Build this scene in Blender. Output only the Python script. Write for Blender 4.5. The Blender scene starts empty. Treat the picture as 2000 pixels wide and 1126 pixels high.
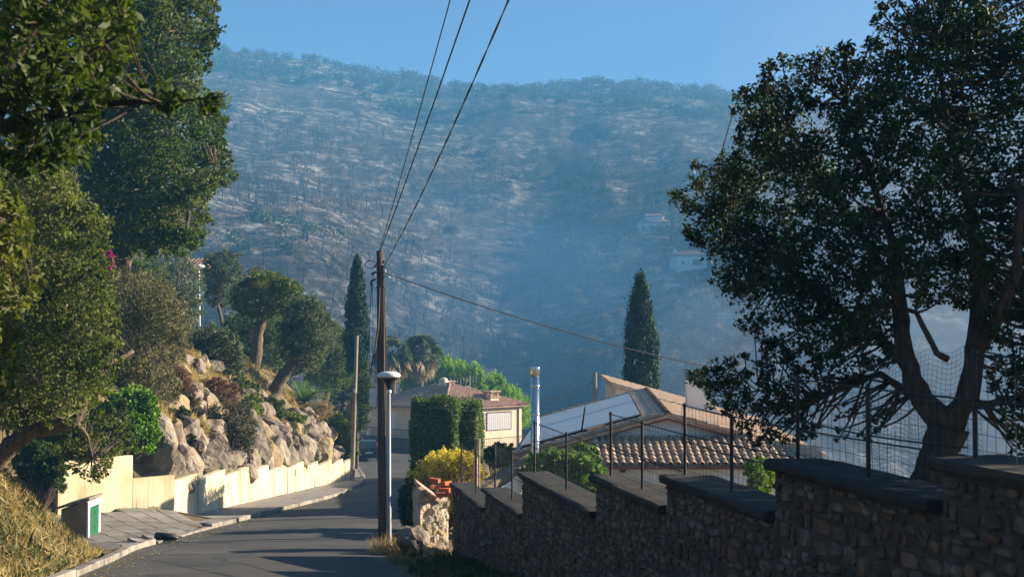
import bpy, math, random
import numpy as np
from mathutils import Vector, Matrix, Euler

# ------------------------------------------------------------------ camera, light, exposure
rng = np.random.default_rng(7)
random.seed(7)
S = bpy.context.scene
COL = S.collection
F, CX, CY, HOR = 2600.0, 1000.0, 563.0, 645.0        # focal length and centre in photo pixels; eye = world origin
PITCH = math.atan((HOR - CY) / F)

cam_d = bpy.data.cameras.new('camera')
cam = bpy.data.objects.new('camera', cam_d)
COL.objects.link(cam)
cam.location = (0, 0, 0)
cam.rotation_euler = (math.pi / 2 + PITCH, 0, 0)
cam_d.sensor_width = 36
cam_d.lens = 36 * F / 2000
cam_d.clip_start = 0.1
cam_d.clip_end = 5000
cam_d.dof.use_dof = True
cam_d.dof.focus_distance = 40
cam_d.dof.aperture_fstop = 5.0
S.camera = cam

SUN_EL = math.radians(19)
SUN_AZ = math.atan2(0.965, 0.26)                      # clockwise from +Y (view direction): right, a little ahead
sun_vec = Vector((math.sin(SUN_AZ) * math.cos(SUN_EL), math.cos(SUN_AZ) * math.cos(SUN_EL), math.sin(SUN_EL)))
sd = bpy.data.lights.new('sun', 'SUN')
sd.energy = 5.0
sd.angle = math.radians(0.5)
sd.color = (1.0, 0.86, 0.66)
so = bpy.data.objects.new('sun', sd)
so.rotation_euler = sun_vec.to_track_quat('Z', 'Y').to_euler()
so.location = (60, 20, 60)
COL.objects.link(so)

W = bpy.data.worlds.new('World')
S.world = W
W.use_nodes = True
wn = W.node_tree
sky = wn.nodes.new('ShaderNodeTexSky')
sky.sky_type = 'NISHITA'
sky.sun_disc = False
sky.sun_elevation = SUN_EL
sky.sun_rotation = SUN_AZ
sky.air_density = 0.47
sky.dust_density = 0.5
sky.ozone_density = 3.0
wn.nodes['Background'].inputs[1].default_value = 0.05
wn.links.new(sky.outputs[0], wn.nodes['Background'].inputs[0])

S.view_settings.view_transform = 'Standard'
S.view_settings.look = 'None'
S.view_settings.gamma = 1
S.view_settings.exposure = 2.1
S.view_settings.use_curve_mapping = False
S.render.engine = 'CYCLES'
S.cycles.use_denoising = True
S.cycles.max_bounces = 5
S.cycles.diffuse_bounces = 2
S.cycles.glossy_bounces = 2
S.cycles.transmission_bounces = 3
S.cycles.transparent_max_bounces = 32
S.cycles.volume_bounces = 0
S.cycles.caustics_reflective = False
S.cycles.caustics_refractive = False
S.render.resolution_x, S.render.resolution_y = 1024, 576

HAZE_DENSITY = 0.001
HAZE_COLOR = (0.12, 0.395, 0.75)

# ------------------------------------------------------------------ helpers
def P(px, py, d):
    """photo pixel + distance ahead (world y) -> world point"""
    u, v = (px - CX) / F, (CY - py) / F
    c, s = math.cos(PITCH), math.sin(PITCH)
    dy, dz = c - v * s, s + v * c
    k = d / dy
    return Vector((u * k, d, dz * k))

def R(px, d):
    return px * d / F

def to_px(p):
    c, s = math.cos(PITCH), math.sin(PITCH)
    f = p[1] * c + p[2] * s
    v = -p[1] * s + p[2] * c
    return CX + F * p[0] / f, CY - F * v / f

ORG = {}

def link(name, me, mat, parent=None, org=None, smooth=False):
    o = bpy.data.objects.new(name, me)
    COL.objects.link(o)
    if mat is not None and len(me.materials) == 0:
        me.materials.append(mat)
    if smooth:
        me.polygons.foreach_set('use_smooth', np.ones(len(me.polygons), dtype=bool))
    if parent is not None:
        o.parent = parent
        o.location = Vector(org) - ORG[parent.name]
    else:
        o.location = org
    ORG[o.name] = Vector(org)
    return o

def np_mesh(name, V, Q, tint=None):
    V = np.asarray(V, dtype=np.float32)
    Q = np.asarray(Q, dtype=np.int32)
    me = bpy.data.meshes.new(name)
    m, k = Q.shape
    me.vertices.add(len(V))
    me.vertices.foreach_set('co', V.ravel())
    me.loops.add(m * k)
    me.loops.foreach_set('vertex_index', Q.ravel())
    me.polygons.add(m)
    me.polygons.foreach_set('loop_start', np.arange(0, m * k, k, dtype=np.int32))
    if tint is not None:
        a = me.attributes.new('tint', 'FLOAT', 'FACE')
        a.data.foreach_set('value', np.asarray(tint, dtype=np.float32))
    me.update(calc_edges=True)
    return me

def tag(o, label, cat, group=None, kind=None):
    if label: o['label'] = label
    if cat: o['category'] = cat
    if group: o['group'] = group
    if kind: o['kind'] = kind
    return o

def thing(name, label, cat, loc, group=None):
    o = bpy.data.objects.new(name, None)
    o.empty_display_size = 0.2
    COL.objects.link(o)
    o.location = loc
    ORG[o.name] = Vector(loc)
    return tag(o, label, cat, group)

class MB:
    def __init__(self):
        self.V, self.Fc = [], []
    def add(self, vs, fs):
        b = len(self.V)
        self.V += [Vector(v) for v in vs]
        self.Fc += [tuple(i + b for i in f) for f in fs]
        return self
    def box(self, c, s, rz=0.0, M=None, top=1.0):
        x, y, z = s[0] / 2, s[1] / 2, s[2] / 2
        vs = [(-x, -y, -z), (x, -y, -z), (x, y, -z), (-x, y, -z),
              (-x * top, -y * top, z), (x * top, -y * top, z), (x * top, y * top, z), (-x * top, y * top, z)]
        m = M if M is not None else Matrix.Rotation(rz, 4, 'Z')
        c = Vector(c)
        return self.add([c + (m @ Vector(v)) for v in vs],
                        [(0, 3, 2, 1), (4, 5, 6, 7), (0, 1, 5, 4), (1, 2, 6, 5), (2, 3, 7, 6), (3, 0, 4, 7)])
    def prism(self, poly, vec):
        n = len(poly)
        vec = Vector(vec)
        a = [Vector(p) for p in poly]
        vs = a + [p + vec for p in a]
        fs = [tuple(range(n))[::-1], tuple(range(n, 2 * n))]
        fs += [(i, (i + 1) % n, n + (i + 1) % n, n + i) for i in range(n)]
        return self.add(vs, fs)
    def tube(self, pts, radii, n=6, cap=True, jit=0.0):
        pts = [Vector(p) for p in pts]
        if not hasattr(radii, '__len__'):
            radii = [radii] * len(pts)
        vs, fs = [], []
        ref = None
        for i, p in enumerate(pts):
            t = (pts[min(i + 1, len(pts) - 1)] - pts[max(i - 1, 0)])
            if t.length < 1e-9: t = Vector((0, 0, 1))
            t.normalize()
            if ref is None:
                ref = Vector((1, 0, 0)) if abs(t.x) < 0.8 else Vector((0, 1, 0))
            a = (ref - t * ref.dot(t)).normalized()
            ref = a
            b = t.cross(a)
            for k in range(n):
                an = 2 * math.pi * k / n
                vs.append(p + (a * math.cos(an) + b * math.sin(an)) * radii[i] * (1 + (random.uniform(-jit, jit) if jit else 0)))
        for i in range(len(pts) - 1):
            for k in range(n):
                k2 = (k + 1) % n
                fs.append((i * n + k, i * n + k2, (i + 1) * n + k2, (i + 1) * n + k))
        if cap:
            fs.append(tuple(range(n))[::-1])
            fs.append(tuple(range((len(pts) - 1) * n, len(pts) * n)))
        return self.add(vs, fs)
    def lathe(self, prof, c, n=16):
        c = Vector(c)
        vs = [c + Vector((r * math.cos(2 * math.pi * k / n), r * math.sin(2 * math.pi * k / n), z)) for r, z in prof for k in range(n)]
        fs = [(i * n + k, i * n + (k + 1) % n, (i + 1) * n + (k + 1) % n, (i + 1) * n + k) for i in range(len(prof) - 1) for k in range(n)]
        fs.append(tuple(range(n))[::-1])
        fs.append(tuple(range((len(prof) - 1) * n, len(prof) * n)))
        return self.add(vs, fs)
    def build(self, name, mat, parent=None, org=None, smooth=False):
        if org is None:
            org = ORG[parent.name] if parent is not None else sum(self.V, Vector()) / len(self.V)
        org = Vector(org)
        me = bpy.data.meshes.new(name)
        me.from_pydata([tuple(v - org) for v in self.V], [], self.Fc)
        me.update()
        return link(name, me, mat, parent, org, smooth)

def copy_tree(o, parent=None, delta=None):
    c = o.copy()
    COL.objects.link(c)
    c.parent = parent
    ORG[c.name] = ORG.get(o.name, Vector())
    for ch in o.children:
        copy_tree(ch, c)
    return c

# ------------------------------------------------------------------ materials
MATS = {}
def node_mat(name):
    m = bpy.data.materials.new(name)
    m.use_nodes = True
    nt = m.node_tree
    return m, nt, nt.nodes['Principled BSDF']

def mat(name, cols, rough=0.8, scale=6.0, stretch=(1, 1, 1), bump=0.0, bscale=None, detail=6, metallic=0.0,
        spec=0.3, pos=(0.3, 0.7), tint=0.0, world=True):
    """procedural material: noise through a ramp of colours, optional bump, optional per-object value shift"""
    m, nt, b = node_mat(name)
    N, L = nt.nodes, nt.links
    tc = N.new('ShaderNodeNewGeometry') if world else N.new('ShaderNodeTexCoord')
    out = tc.outputs['Position'] if world else tc.outputs['Object']
    mp = N.new('ShaderNodeMapping')
    mp.inputs['Scale'].default_value = stretch
    L.new(out, mp.inputs['Vector'])
    nz = N.new('ShaderNodeTexNoise')
    nz.inputs['Scale'].default_value = scale
    nz.inputs['Detail'].default_value = detail
    nz.inputs['Roughness'].default_value = 0.62
    L.new(mp.outputs[0], nz.inputs['Vector'])
    rp = N.new('ShaderNodeValToRGB')
    el = rp.color_ramp.elements
    k = len(cols)
    el[0].position, el[1].position = pos
    el[0].color, el[1].color = (*cols[0], 1), (*cols[-1], 1)
    for i in range(1, k - 1):
        e = el.new(pos[0] + (pos[1] - pos[0]) * i / (k - 1))
        e.color = (*cols[i], 1)
    L.new(nz.outputs[0], rp.inputs[0])
    col = rp.outputs[0]
    if tint > 0:
        oi = N.new('ShaderNodeObjectInfo')
        mr = N.new('ShaderNodeMapRange')
        mr.inputs['To Min'].default_value = 1 - tint
        mr.inputs['To Max'].default_value = 1 + tint
        L.new(oi.outputs['Random'], mr.inputs['Value'])
        mx = N.new('ShaderNodeVectorMath'); mx.operation = 'SCALE'
        L.new(col, mx.inputs[0]); L.new(mr.outputs[0], mx.inputs['Scale'])
        col = mx.outputs[0]
    L.new(col, b.inputs['Base Color'])
    b.inputs['Roughness'].default_value = rough
    b.inputs['Metallic'].default_value = metallic
    b.inputs['Specular IOR Level'].default_value = spec
    if bump > 0:
        n2 = N.new('ShaderNodeTexNoise')
        n2.inputs['Scale'].default_value = bscale or scale * 3
        n2.inputs['Detail'].default_value = 8
        L.new(mp.outputs[0], n2.inputs['Vector'])
        bp = N.new('ShaderNodeBump')
        bp.inputs['Strength'].default_value = 1.0
        bp.inputs['Distance'].default_value = bump
        L.new(n2.outputs[0], bp.inputs['Height'])
        L.new(bp.outputs[0], b.inputs['Normal'])
    MATS[name] = m
    return m

def leaf_mat(name, cols, transl=0.35, rough=0.55, spec=0.22):
    m, nt, b = node_mat(name)
    N, L = nt.nodes, nt.links
    at = N.new('ShaderNodeAttribute'); at.attribute_name = 'tint'
    rp = N.new('ShaderNodeValToRGB')
    el = rp.color_ramp.elements
    k = len(cols)
    el[0].position, el[1].position = 0, 1
    el[0].color, el[1].color = (*cols[0], 1), (*cols[-1], 1)
    for i in range(1, k - 1):
        el.new(i / (k - 1)).color = (*cols[i], 1)
    L.new(at.outputs['Fac'], rp.inputs[0])
    L.new(rp.outputs[0], b.inputs['Base Color'])
    b.inputs['Roughness'].default_value = rough
    b.inputs['Specular IOR Level'].default_value = spec
    tr = N.new('ShaderNodeBsdfTranslucent')
    hs = N.new('ShaderNodeHueSaturation')
    hs.inputs['Value'].default_value = 1.5
    hs.inputs['Saturation'].default_value = 1.15
    L.new(rp.outputs[0], hs.inputs['Color'])
    L.new(hs.outputs[0], tr.inputs[0])
    mx = N.new('ShaderNodeMixShader')
    mx.inputs[0].default_value = transl
    L.new(b.outputs[0], mx.inputs[1]); L.new(tr.outputs[0], mx.inputs[2])
    L.new(mx.outputs[0], N['Material Output'].inputs[0])
    MATS[name] = m
    return m

def plain(name, col, rough=0.5, metallic=0.0, spec=0.4):
    c2 = tuple(c * 0.82 for c in col)
    return mat(name, [c2, col], rough, 9.0, metallic=metallic, spec=spec)

M_ASPH = mat('asphalt', [(0.045, 0.045, 0.045), (0.075, 0.072, 0.068), (0.10, 0.095, 0.09)], 0.9, 3.0, bump=0.006, bscale=60)
M_CONC = mat('concrete', [(0.13, 0.115, 0.095), (0.24, 0.215, 0.18), (0.34, 0.31, 0.26)], 0.9, 2.5, bump=0.006, bscale=40, tint=0.15)
M_SLAB = mat('paving', [(0.13, 0.12, 0.11), (0.20, 0.185, 0.165), (0.27, 0.25, 0.22)], 0.9, 2.0, bump=0.004, bscale=40, tint=0.2)
M_EARTH = mat('earth', [(0.10, 0.075, 0.05), (0.17, 0.13, 0.085), (0.26, 0.20, 0.13)], 0.95, 1.2, bump=0.05, bscale=6)
M_ROCK = mat('granite', [(0.055, 0.042, 0.031), (0.15, 0.118, 0.088), (0.255, 0.212, 0.165), (0.21, 0.145, 0.08)], 0.95, 1.9, bump=0.09, bscale=6, tint=0.3, pos=(0.28, 0.75))
M_ROCKY = mat('ochre_rock', [(0.14, 0.105, 0.07), (0.27, 0.21, 0.14), (0.36, 0.26, 0.13), (0.34, 0.295, 0.24)], 0.95, 1.9, bump=0.09, bscale=6, tint=0.2, pos=(0.28, 0.75))
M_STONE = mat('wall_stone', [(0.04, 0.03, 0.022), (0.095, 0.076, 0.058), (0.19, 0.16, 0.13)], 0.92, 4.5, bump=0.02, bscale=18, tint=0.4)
M_STONER = mat('wall_stone_rust', [(0.06, 0.032, 0.022), (0.12, 0.07, 0.045), (0.15, 0.11, 0.08)], 0.9, 3.5, bump=0.02, bscale=18, tint=0.35)
M_MORTAR = mat('mortar', [(0.05, 0.042, 0.035), (0.09, 0.076, 0.064)], 0.95, 8, bump=0.02, bscale=30)
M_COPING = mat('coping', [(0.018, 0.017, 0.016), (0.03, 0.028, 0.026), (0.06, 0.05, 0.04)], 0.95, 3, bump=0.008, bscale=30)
M_WHITE = mat('white_render', [(0.70, 0.69, 0.66), (0.80, 0.79, 0.77)], 0.85, 1.5, bump=0.003, bscale=40)
M_CREAM = mat('cream_render', [(0.62, 0.50, 0.36), (0.72, 0.60, 0.45)], 0.9, 1.2, bump=0.003, bscale=40)
M_TILE = mat('terracotta', [(0.30, 0.19, 0.12), (0.46, 0.32, 0.22), (0.58, 0.44, 0.31)], 0.85, 5, bump=0.004, bscale=30, tint=0.28)
M_TILER = mat('red_tile', [(0.27, 0.14, 0.09), (0.42, 0.26, 0.18), (0.54, 0.37, 0.27)], 0.85, 4, bump=0.004, bscale=30, tint=0.2)
M_BRICK = mat('brick', [(0.40, 0.10, 0.045), (0.50, 0.16, 0.07)], 0.85, 9, bump=0.003, bscale=40, tint=0.2)
M_WOOD = mat('pole_wood', [(0.03, 0.018, 0.011), (0.08, 0.046, 0.028), (0.15, 0.10, 0.066)], 0.8, 5, stretch=(6, 6, 0.35), bump=0.012, bscale=9, pos=(0.3, 0.72))
M_GREYWOOD = mat('grey_wood', [(0.16, 0.13, 0.10), (0.30, 0.26, 0.21)], 0.85, 6, stretch=(6, 6, 0.4), bump=0.006, bscale=14)
M_BARK = mat('bark', [(0.05, 0.037, 0.027), (0.12, 0.09, 0.065), (0.20, 0.16, 0.12)], 0.95, 7, stretch=(3, 3, 0.8), bump=0.02, bscale=14)
M_CHAR = mat('charred_bark', [(0.012, 0.011, 0.010), (0.045, 0.036, 0.03)], 0.95, 2)
M_GALV = mat('galvanised_steel', [(0.24, 0.25, 0.26), (0.36, 0.37, 0.38)], 0.5, 4, stretch=(4, 4, 0.5), metallic=0.25)
M_STEEL = mat('stainless_steel', [(0.62, 0.61, 0.58), (0.75, 0.74, 0.72)], 0.22, 3, stretch=(5, 5, 0.3), metallic=1.0)
M_IRON = plain('dark_iron', (0.018, 0.018, 0.02), 0.55)
M_LAMPW = plain('lamp_white', (0.72, 0.72, 0.70), 0.4)
M_BLACK = plain('black_plastic', (0.015, 0.015, 0.016), 0.5)
M_WIRE = plain('cable', (0.012, 0.012, 0.013), 0.6)
M_MESHG = plain('green_net', (0.008, 0.034, 0.028), 0.7)
M_GUTTER = plain('gutter_brown', (0.22, 0.07, 0.045), 0.5)
M_PANEL = mat('roof_glass_sheet', [(0.50, 0.53, 0.56), (0.62, 0.64, 0.66)], 0.22, 1.2, spec=0.6)
M_GREEND = mat('green_door', [(0.012, 0.09, 0.045), (0.02, 0.13, 0.065)], 0.45, 8)
M_GLASS = mat('window_glass', [(0.03, 0.04, 0.05), (0.06, 0.075, 0.09)], 0.08, 2, spec=0.8)
M_DARKROOM = plain('dark_interior', (0.02, 0.018, 0.016), 0.9)
M_SHUT = plain('white_shutter', (0.74, 0.74, 0.74), 0.5)
M_BARKD = mat('dark_bark', [(0.022, 0.016, 0.012), (0.05, 0.037, 0.028), (0.085, 0.066, 0.05)], 0.95, 7, stretch=(3, 3, 0.8), bump=0.02, bscale=14)

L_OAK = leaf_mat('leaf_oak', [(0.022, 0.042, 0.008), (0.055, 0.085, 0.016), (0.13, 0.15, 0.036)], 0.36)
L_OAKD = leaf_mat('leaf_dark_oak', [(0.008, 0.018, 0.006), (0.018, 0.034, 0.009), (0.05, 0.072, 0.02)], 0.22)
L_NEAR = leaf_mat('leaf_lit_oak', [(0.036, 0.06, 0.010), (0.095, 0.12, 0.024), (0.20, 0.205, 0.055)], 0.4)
L_OLIVE = leaf_mat('leaf_olive', [(0.085, 0.09, 0.036), (0.14, 0.135, 0.055), (0.20, 0.18, 0.08)], 0.25)
L_GREY = leaf_mat('leaf_greygreen', [(0.055, 0.08, 0.038), (0.10, 0.125, 0.06), (0.16, 0.175, 0.09)], 0.25)
L_BRIGHT = leaf_mat('leaf_bright', [(0.06, 0.14, 0.012), (0.11, 0.22, 0.02), (0.20, 0.32, 0.04)], 0.35)
L_LIME = leaf_mat('leaf_lime', [(0.09, 0.14, 0.02), (0.17, 0.22, 0.04), (0.28, 0.31, 0.08)], 0.35)
L_YELLOW = leaf_mat('leaf_yellow', [(0.36, 0.31, 0.035), (0.60, 0.50, 0.07), (0.78, 0.66, 0.17)], 0.3)
L_RED = leaf_mat('leaf_reddish', [(0.05, 0.055, 0.02), (0.14, 0.075, 0.045), (0.22, 0.12, 0.085)], 0.25)
L_SHRUB = leaf_mat('leaf_shrub', [(0.03, 0.04, 0.018), (0.06, 0.065, 0.03), (0.11, 0.085, 0.05)], 0.2)
L_DRY = leaf_mat('leaf_dry', [(0.24, 0.17, 0.07), (0.38, 0.29, 0.12), (0.50, 0.41, 0.2)], 0.25, 0.8)
L_WEED = leaf_mat('leaf_weed', [(0.03, 0.05, 0.015), (0.07, 0.085, 0.03), (0.15, 0.13, 0.06)], 0.25, 0.8)
L_CYP = leaf_mat('leaf_cypress', [(0.010, 0.030, 0.014), (0.018, 0.05, 0.018), (0.035, 0.075, 0.025)], 0.12, 0.7)
L_HEDGE = leaf_mat('leaf_hedge', [(0.03, 0.055, 0.015), (0.08, 0.13, 0.03), (0.18, 0.21, 0.07)], 0.2, 0.7)
L_PINE = leaf_mat('leaf_pine', [(0.09, 0.19, 0.02), (0.18, 0.32, 0.04), (0.30, 0.44, 0.08)], 0.4, 0.6)
L_PALM = leaf_mat('leaf_palm', [(0.05, 0.085, 0.035), (0.10, 0.14, 0.06), (0.18, 0.21, 0.10)], 0.25)
L_DEADP = leaf_mat('leaf_dead_palm', [(0.20, 0.14, 0.09), (0.33, 0.25, 0.16), (0.42, 0.34, 0.24)], 0.2, 0.8)
L_VINE = leaf_mat('leaf_vine', [(0.05, 0.11, 0.02), (0.10, 0.18, 0.03), (0.2, 0.25, 0.07)], 0.4)
L_MAG = leaf_mat('petal_magenta', [(0.28, 0.02, 0.14), (0.45, 0.04, 0.25)], 0.3)
L_FARG = leaf_mat('leaf_far_green', [(0.020, 0.036, 0.016), (0.035, 0.055, 0.024), (0.06, 0.08, 0.035)], 0.15, 0.8)
L_SCORCH = leaf_mat('leaf_scorched', [(0.10, 0.075, 0.04), (0.19, 0.14, 0.075), (0.28, 0.21, 0.12)], 0.2, 0.8)
L_TWIG = leaf_mat('charred_twigs', [(0.02, 0.018, 0.015), (0.05, 0.042, 0.036), (0.09, 0.075, 0.06)], 0.0, 0.9)

# ------------------------------------------------------------------ foliage tools
def unit(a):
    return a / np.maximum(np.linalg.norm(a, axis=-1, keepdims=True), 1e-9)

def leaf_arrays(C, size, bias=None, w=0.45, bw=0.8, along=None):
    """rhombic folded leaves at C; bias = preferred face normal; along = preferred length direction"""
    n = len(C)
    nr = unit(rng.normal(size=(n, 3)))
    if bias is not None:
        nr = unit(nr + bw * bias)
    t = rng.normal(size=(n, 3))
    if along is not None:
        t = t * 0.45 + along
    t = unit(t - nr * np.sum(t * nr, axis=1, keepdims=True))
    b = np.cross(nr, t)
    Ls = (size * rng.uniform(0.65, 1.3, size=(n, 1)))
    V = np.empty((n, 4, 3))
    V[:, 0] = C - t * Ls * 0.5
    V[:, 1] = C + b * Ls * w * 0.5 + nr * Ls * 0.08
    V[:, 2] = C + t * Ls * 0.5
    V[:, 3] = C - b * Ls * w * 0.5 + nr * Ls * 0.08
    return V.reshape(-1, 3), np.arange(4 * n).reshape(n, 4)

def in_poly(pt, poly):
    x, y = pt
    r = False
    j = len(poly) - 1
    for i in range(len(poly)):
        xi, yi = poly[i]; xj, yj = poly[j]
        if (yi > y) != (yj > y) and x < (xj - xi) * (y - yi) / (yj - yi) + xi:
            r = not r
        j = i
    return r

def edge_dist(pt, poly):
    best = 1e9
    for i in range(len(poly)):
        a = np.array(poly[i], float); b = np.array(poly[(i + 1) % len(poly)], float)
        ab = b - a
        t = np.clip(np.dot(np.array(pt) - a, ab) / max(np.dot(ab, ab), 1e-9), 0, 1)
        best = min(best, np.linalg.norm(np.array(pt) - a - t * ab))
    return best

def fill(poly, rpx, dmid, spread, gap=0.85, layers=1, var=0.35):
    """blobs that fill an outline: list of (centre, (rx,ry,rz)); dmid is a number or a function of px"""
    xs = [p[0] for p in poly]; ys = [p[1] for p in poly]
    out = []
    for _l in range(layers):
        pts = []
        for _ in range(900):
            p = (random.uniform(min(xs), max(xs)), random.uniform(min(ys), max(ys)))
            if not in_poly(p, poly): continue
            r = rpx * random.uniform(1 - var, 1 + var)
            e = edge_dist(p, poly)
            r = min(r, max(e, rpx * 0.42))
            if any((p[0] - q[0]) ** 2 + (p[1] - q[1]) ** 2 < (gap * 0.5 * (r + q[2])) ** 2 for q in pts): continue
            pts.append((p[0], p[1], r))
        for x, y, r in pts:
            d = (dmid(x) if callable(dmid) else dmid) + random.uniform(-spread, spread)
            rr = R(r, d)
            out.append((P(x, y, d), (rr, rr, rr * 0.9)))
    return out

def crown_points(blobs, n, shell=0.45, per=26, sig=0.26):
    w = np.array([b[1][0] * b[1][2] for b in blobs]); w = w / w.sum()
    C, D, K = [], [], []
    for (c, r), wi in zip(blobs, w):
        ni = max(8, int(n * wi))
        k = max(4, ni // per)
        d = unit(rng.normal(size=(k, 3)))
        rad = shell + (1 - shell) * rng.random((k, 1)) ** 0.6
        cl = d * rad * np.array(r) * 0.92
        idx = rng.integers(0, k, ni)
        off = rng.normal(size=(ni, 3)) * sig * np.array(r)
        pos = cl[idx] + off
        C.append(pos + np.array(c)); D.append(unit(pos / np.array(r))); K.append((c, cl + np.array(c)))
    return np.concatenate(C), np.concatenate(D), K

def tint_of(C, scale):
    """patchy tint 0..1: clump to clump and leaf to leaf"""
    a = (np.sin(C[:, 0] / scale * 2.1 + 1.3 * np.sin(C[:, 1] / scale)) + np.sin(C[:, 2] / scale * 2.7 + 1.7 * np.sin(C[:, 0] / scale * 1.3))) * 0.13
    return np.clip(0.5 + a + rng.normal(size=len(C)) * 0.2, 0, 1)

def leaves_obj(name, C, D, size, m, parent=None, org=None, w=0.45, bw=0.7, up=0.35, along=None, scale=None):
    B = unit(D + np.array([0, 0, up])) if D is not None else None
    V, Q = leaf_arrays(C, size, B, w, bw, along)
    org = Vector(org) if org is not None else ORG[parent.name]
    me = np_mesh(name, V - np.array(org), Q, tint_of(C, scale or size * 9))
    return link(name, me, m, parent, org)

def bezier(a, b, c, n=5):
    return [a * (1 - t) ** 2 + b * 2 * t * (1 - t) + c * t * t for t in [i / n for i in range(n + 1)]]

def tree(name, label, cat, stems, blobs, n, size, lm, bark=None, group=None, twig=0.012, up=0.35, w=0.45, sig=0.26, shell=0.45, per=26, limb=0.10):
    """stems: list of [(point, radius), ...] world paths; a limb runs from the nearest stem node to each blob"""
    bark = bark or M_BARK
    base = stems[0][0][0]
    t = thing(name, label, cat, base, group)
    mb = MB()
    nodes = []
    for st in stems:
        pts = [s[0] for s in st]; rr = [s[1] for s in st]
        fine_p, fine_r = [], []
        for (p0_, q0_), (p1_, q1_) in zip(st[:-1], st[1:]):
            for f_ in (0, .25, .5, .75):
                wob = Vector((random.uniform(-1, 1), random.uniform(-1, 1), 0)) * (.12 * q0_ if f_ else 0)
                fine_p.append(p0_ + (p1_ - p0_) * f_ + wob); fine_r.append(q0_ + (q1_ - q0_) * f_)
        fine_p.append(pts[-1]); fine_r.append(rr[-1])
        mb.tube(fine_p, fine_r, 10, jit=.13)
        for (p0_, q0_), (p1_, q1_) in zip(st[:-1], st[1:]):
            if st is stems[0] and len(st) > 2 and p0_ is st[0][0]: continue
            nodes += [(p0_ + (p1_ - p0_) * f_, q0_ + (q1_ - q0_) * f_) for f_ in (.25, .5, .75, 1.0)]
    C, D, K = crown_points(blobs, n, shell, per, sig)
    for (c, cl), (_, r) in zip(K, blobs):
        p, pr = min(nodes, key=lambda q: (q[0] - Vector(c)).length)
        c = Vector(c)
        mid = (p + c) * 0.5 + Vector((random.uniform(-.1, .1), random.uniform(-.1, .1), -0.12 + random.uniform(-.1, .1))) * (c - p).length
        r0 = min(pr * 0.7, max(twig * 2, limb * r[0]))
        path = bezier(p, mid, c, 5)
        mb.tube(path, [r0 + (twig - r0) * i / 5 for i in range(6)], 5, cap=False)
        for q in cl[::2]:
            mb.tube([c, (c + Vector(q)) * 0.5 + Vector((0, 0, -0.05 * r[0])), Vector(q)], [twig * 0.8, twig * 0.6, twig * 0.3], 3, cap=False)
    mb.build('trunk', bark, t, smooth=True)
    leaves_obj('crown', C, D, size, lm, t, w=w, up=up)
    return t

def shrub(name, label, cat, poly, d, spread, rpx, n, size, lm, base=None, group=None, w=0.5, up=0.3, extra=None, shell=0.35):
    blobs = fill(poly, rpx, d, spread)
    xs = [p[0] for p in poly]; ys = [p[1] for p in poly]
    b = Vector(base) if base is not None else P(sum(xs) / len(xs), max(ys) + 4, d)
    t = thing(name, label, cat, b, group)
    C, D, K = crown_points(blobs, n, shell, 22, 0.3)
    mb = MB()
    for c, cl in K:
        c = Vector(c)
        mb.tube(bezier(b, Vector((b.x * .5 + c.x * .5, b.y * .5 + c.y * .5, c.z * .6 + b.z * .4)), c, 4), [0.02, 0.016, 0.012, 0.009, 0.006], 4, cap=False)
        for q in cl[::3]:
            mb.tube([c, Vector(q)], [0.006, 0.003], 3, cap=False)
    mb.build('stem', M_BARK, t)
    leaves_obj('foliage', C, D, size, lm, t, w=w, up=up)
    return t
# ------------------------------------------------------------------ terrain
def vnoise(x, y, seed=0.0):
    xi, yi = np.floor(x), np.floor(y)
    fx, fy = x - xi, y - yi
    fx, fy = fx * fx * (3 - 2 * fx), fy * fy * (3 - 2 * fy)
    def h(i, j):
        v = np.sin(i * 127.1 + j * 311.7 + seed * 74.7) * 43758.5453
        return v - np.floor(v)
    return (h(xi, yi) * (1 - fx) + h(xi + 1, yi) * fx) * (1 - fy) + (h(xi, yi + 1) * (1 - fx) + h(xi + 1, yi + 1) * fx) * fy

def fbm(x, y, scale, octs=4, seed=0.0):
    s, a, t = 0, 1.0, 0
    for k in range(octs):
        s = s + a * (vnoise(x / scale, y / scale, seed + k) - 0.5)
        t += a; a *= 0.5; scale *= 0.5
    return s / t * 2

def smooth(a, b, x):
    t = np.clip((x - a) / (b - a), 0, 1)
    return t * t * (3 - 2 * t)

def LE(y): return np.interp(y, [-15, 0, 23, 30, 35, 38, 43, 50, 55, 63, 72, 86, 96, 112], [-1.6, -3.9, -7.4, -8.4, -8.3, -8.05, -7.7, -7.1, -6.9, -7.1, -7.9, -9.8, -11.5, -15])
def RE(y): return np.interp(y, [-15, 0, 23, 29, 33, 45, 60, 72, 86, 100, 112], [3.7, 1.5, -1.9, -2.75, -3.0, -3.0, -3.0, -3.2, -3.8, -5.0, -7.5])
def g0(y): return np.interp(y, [-40, 0, 29, 99, 112, 400], [2.5, -1.65, -4.88, -9.85, -9.75, -9.75])
def g(y): return sum(g0(y + k) for k in (-5, -3, -1, 1, 3, 5)) / 6

WX = lambda d: -9.75 + 0.055 * (d - 38.6)
WPATH = [(-30, 28), (-14, 33.9), (-12.1, 35.6), (-11.3, 36.6), (-10.67, 37.6), (-9.75, 38.6), (WX(66), 66), (-8.3, 69), (-9.2, 74), (-11.2, 85), (-13.2, 96), (-17, 110), (-26, 140)]
BPATH = [(-2.2, -15), (-4.4, 0), (-7.8, 23), (-9.0, 28.7), (-10.4, 30.6), (-11.4, 32.3), (-13.5, 33.0), (-18, 31)]
XW = lambda y: 4.1 - 0.19 * y                     # road face of the right-hand stone wall

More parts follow.
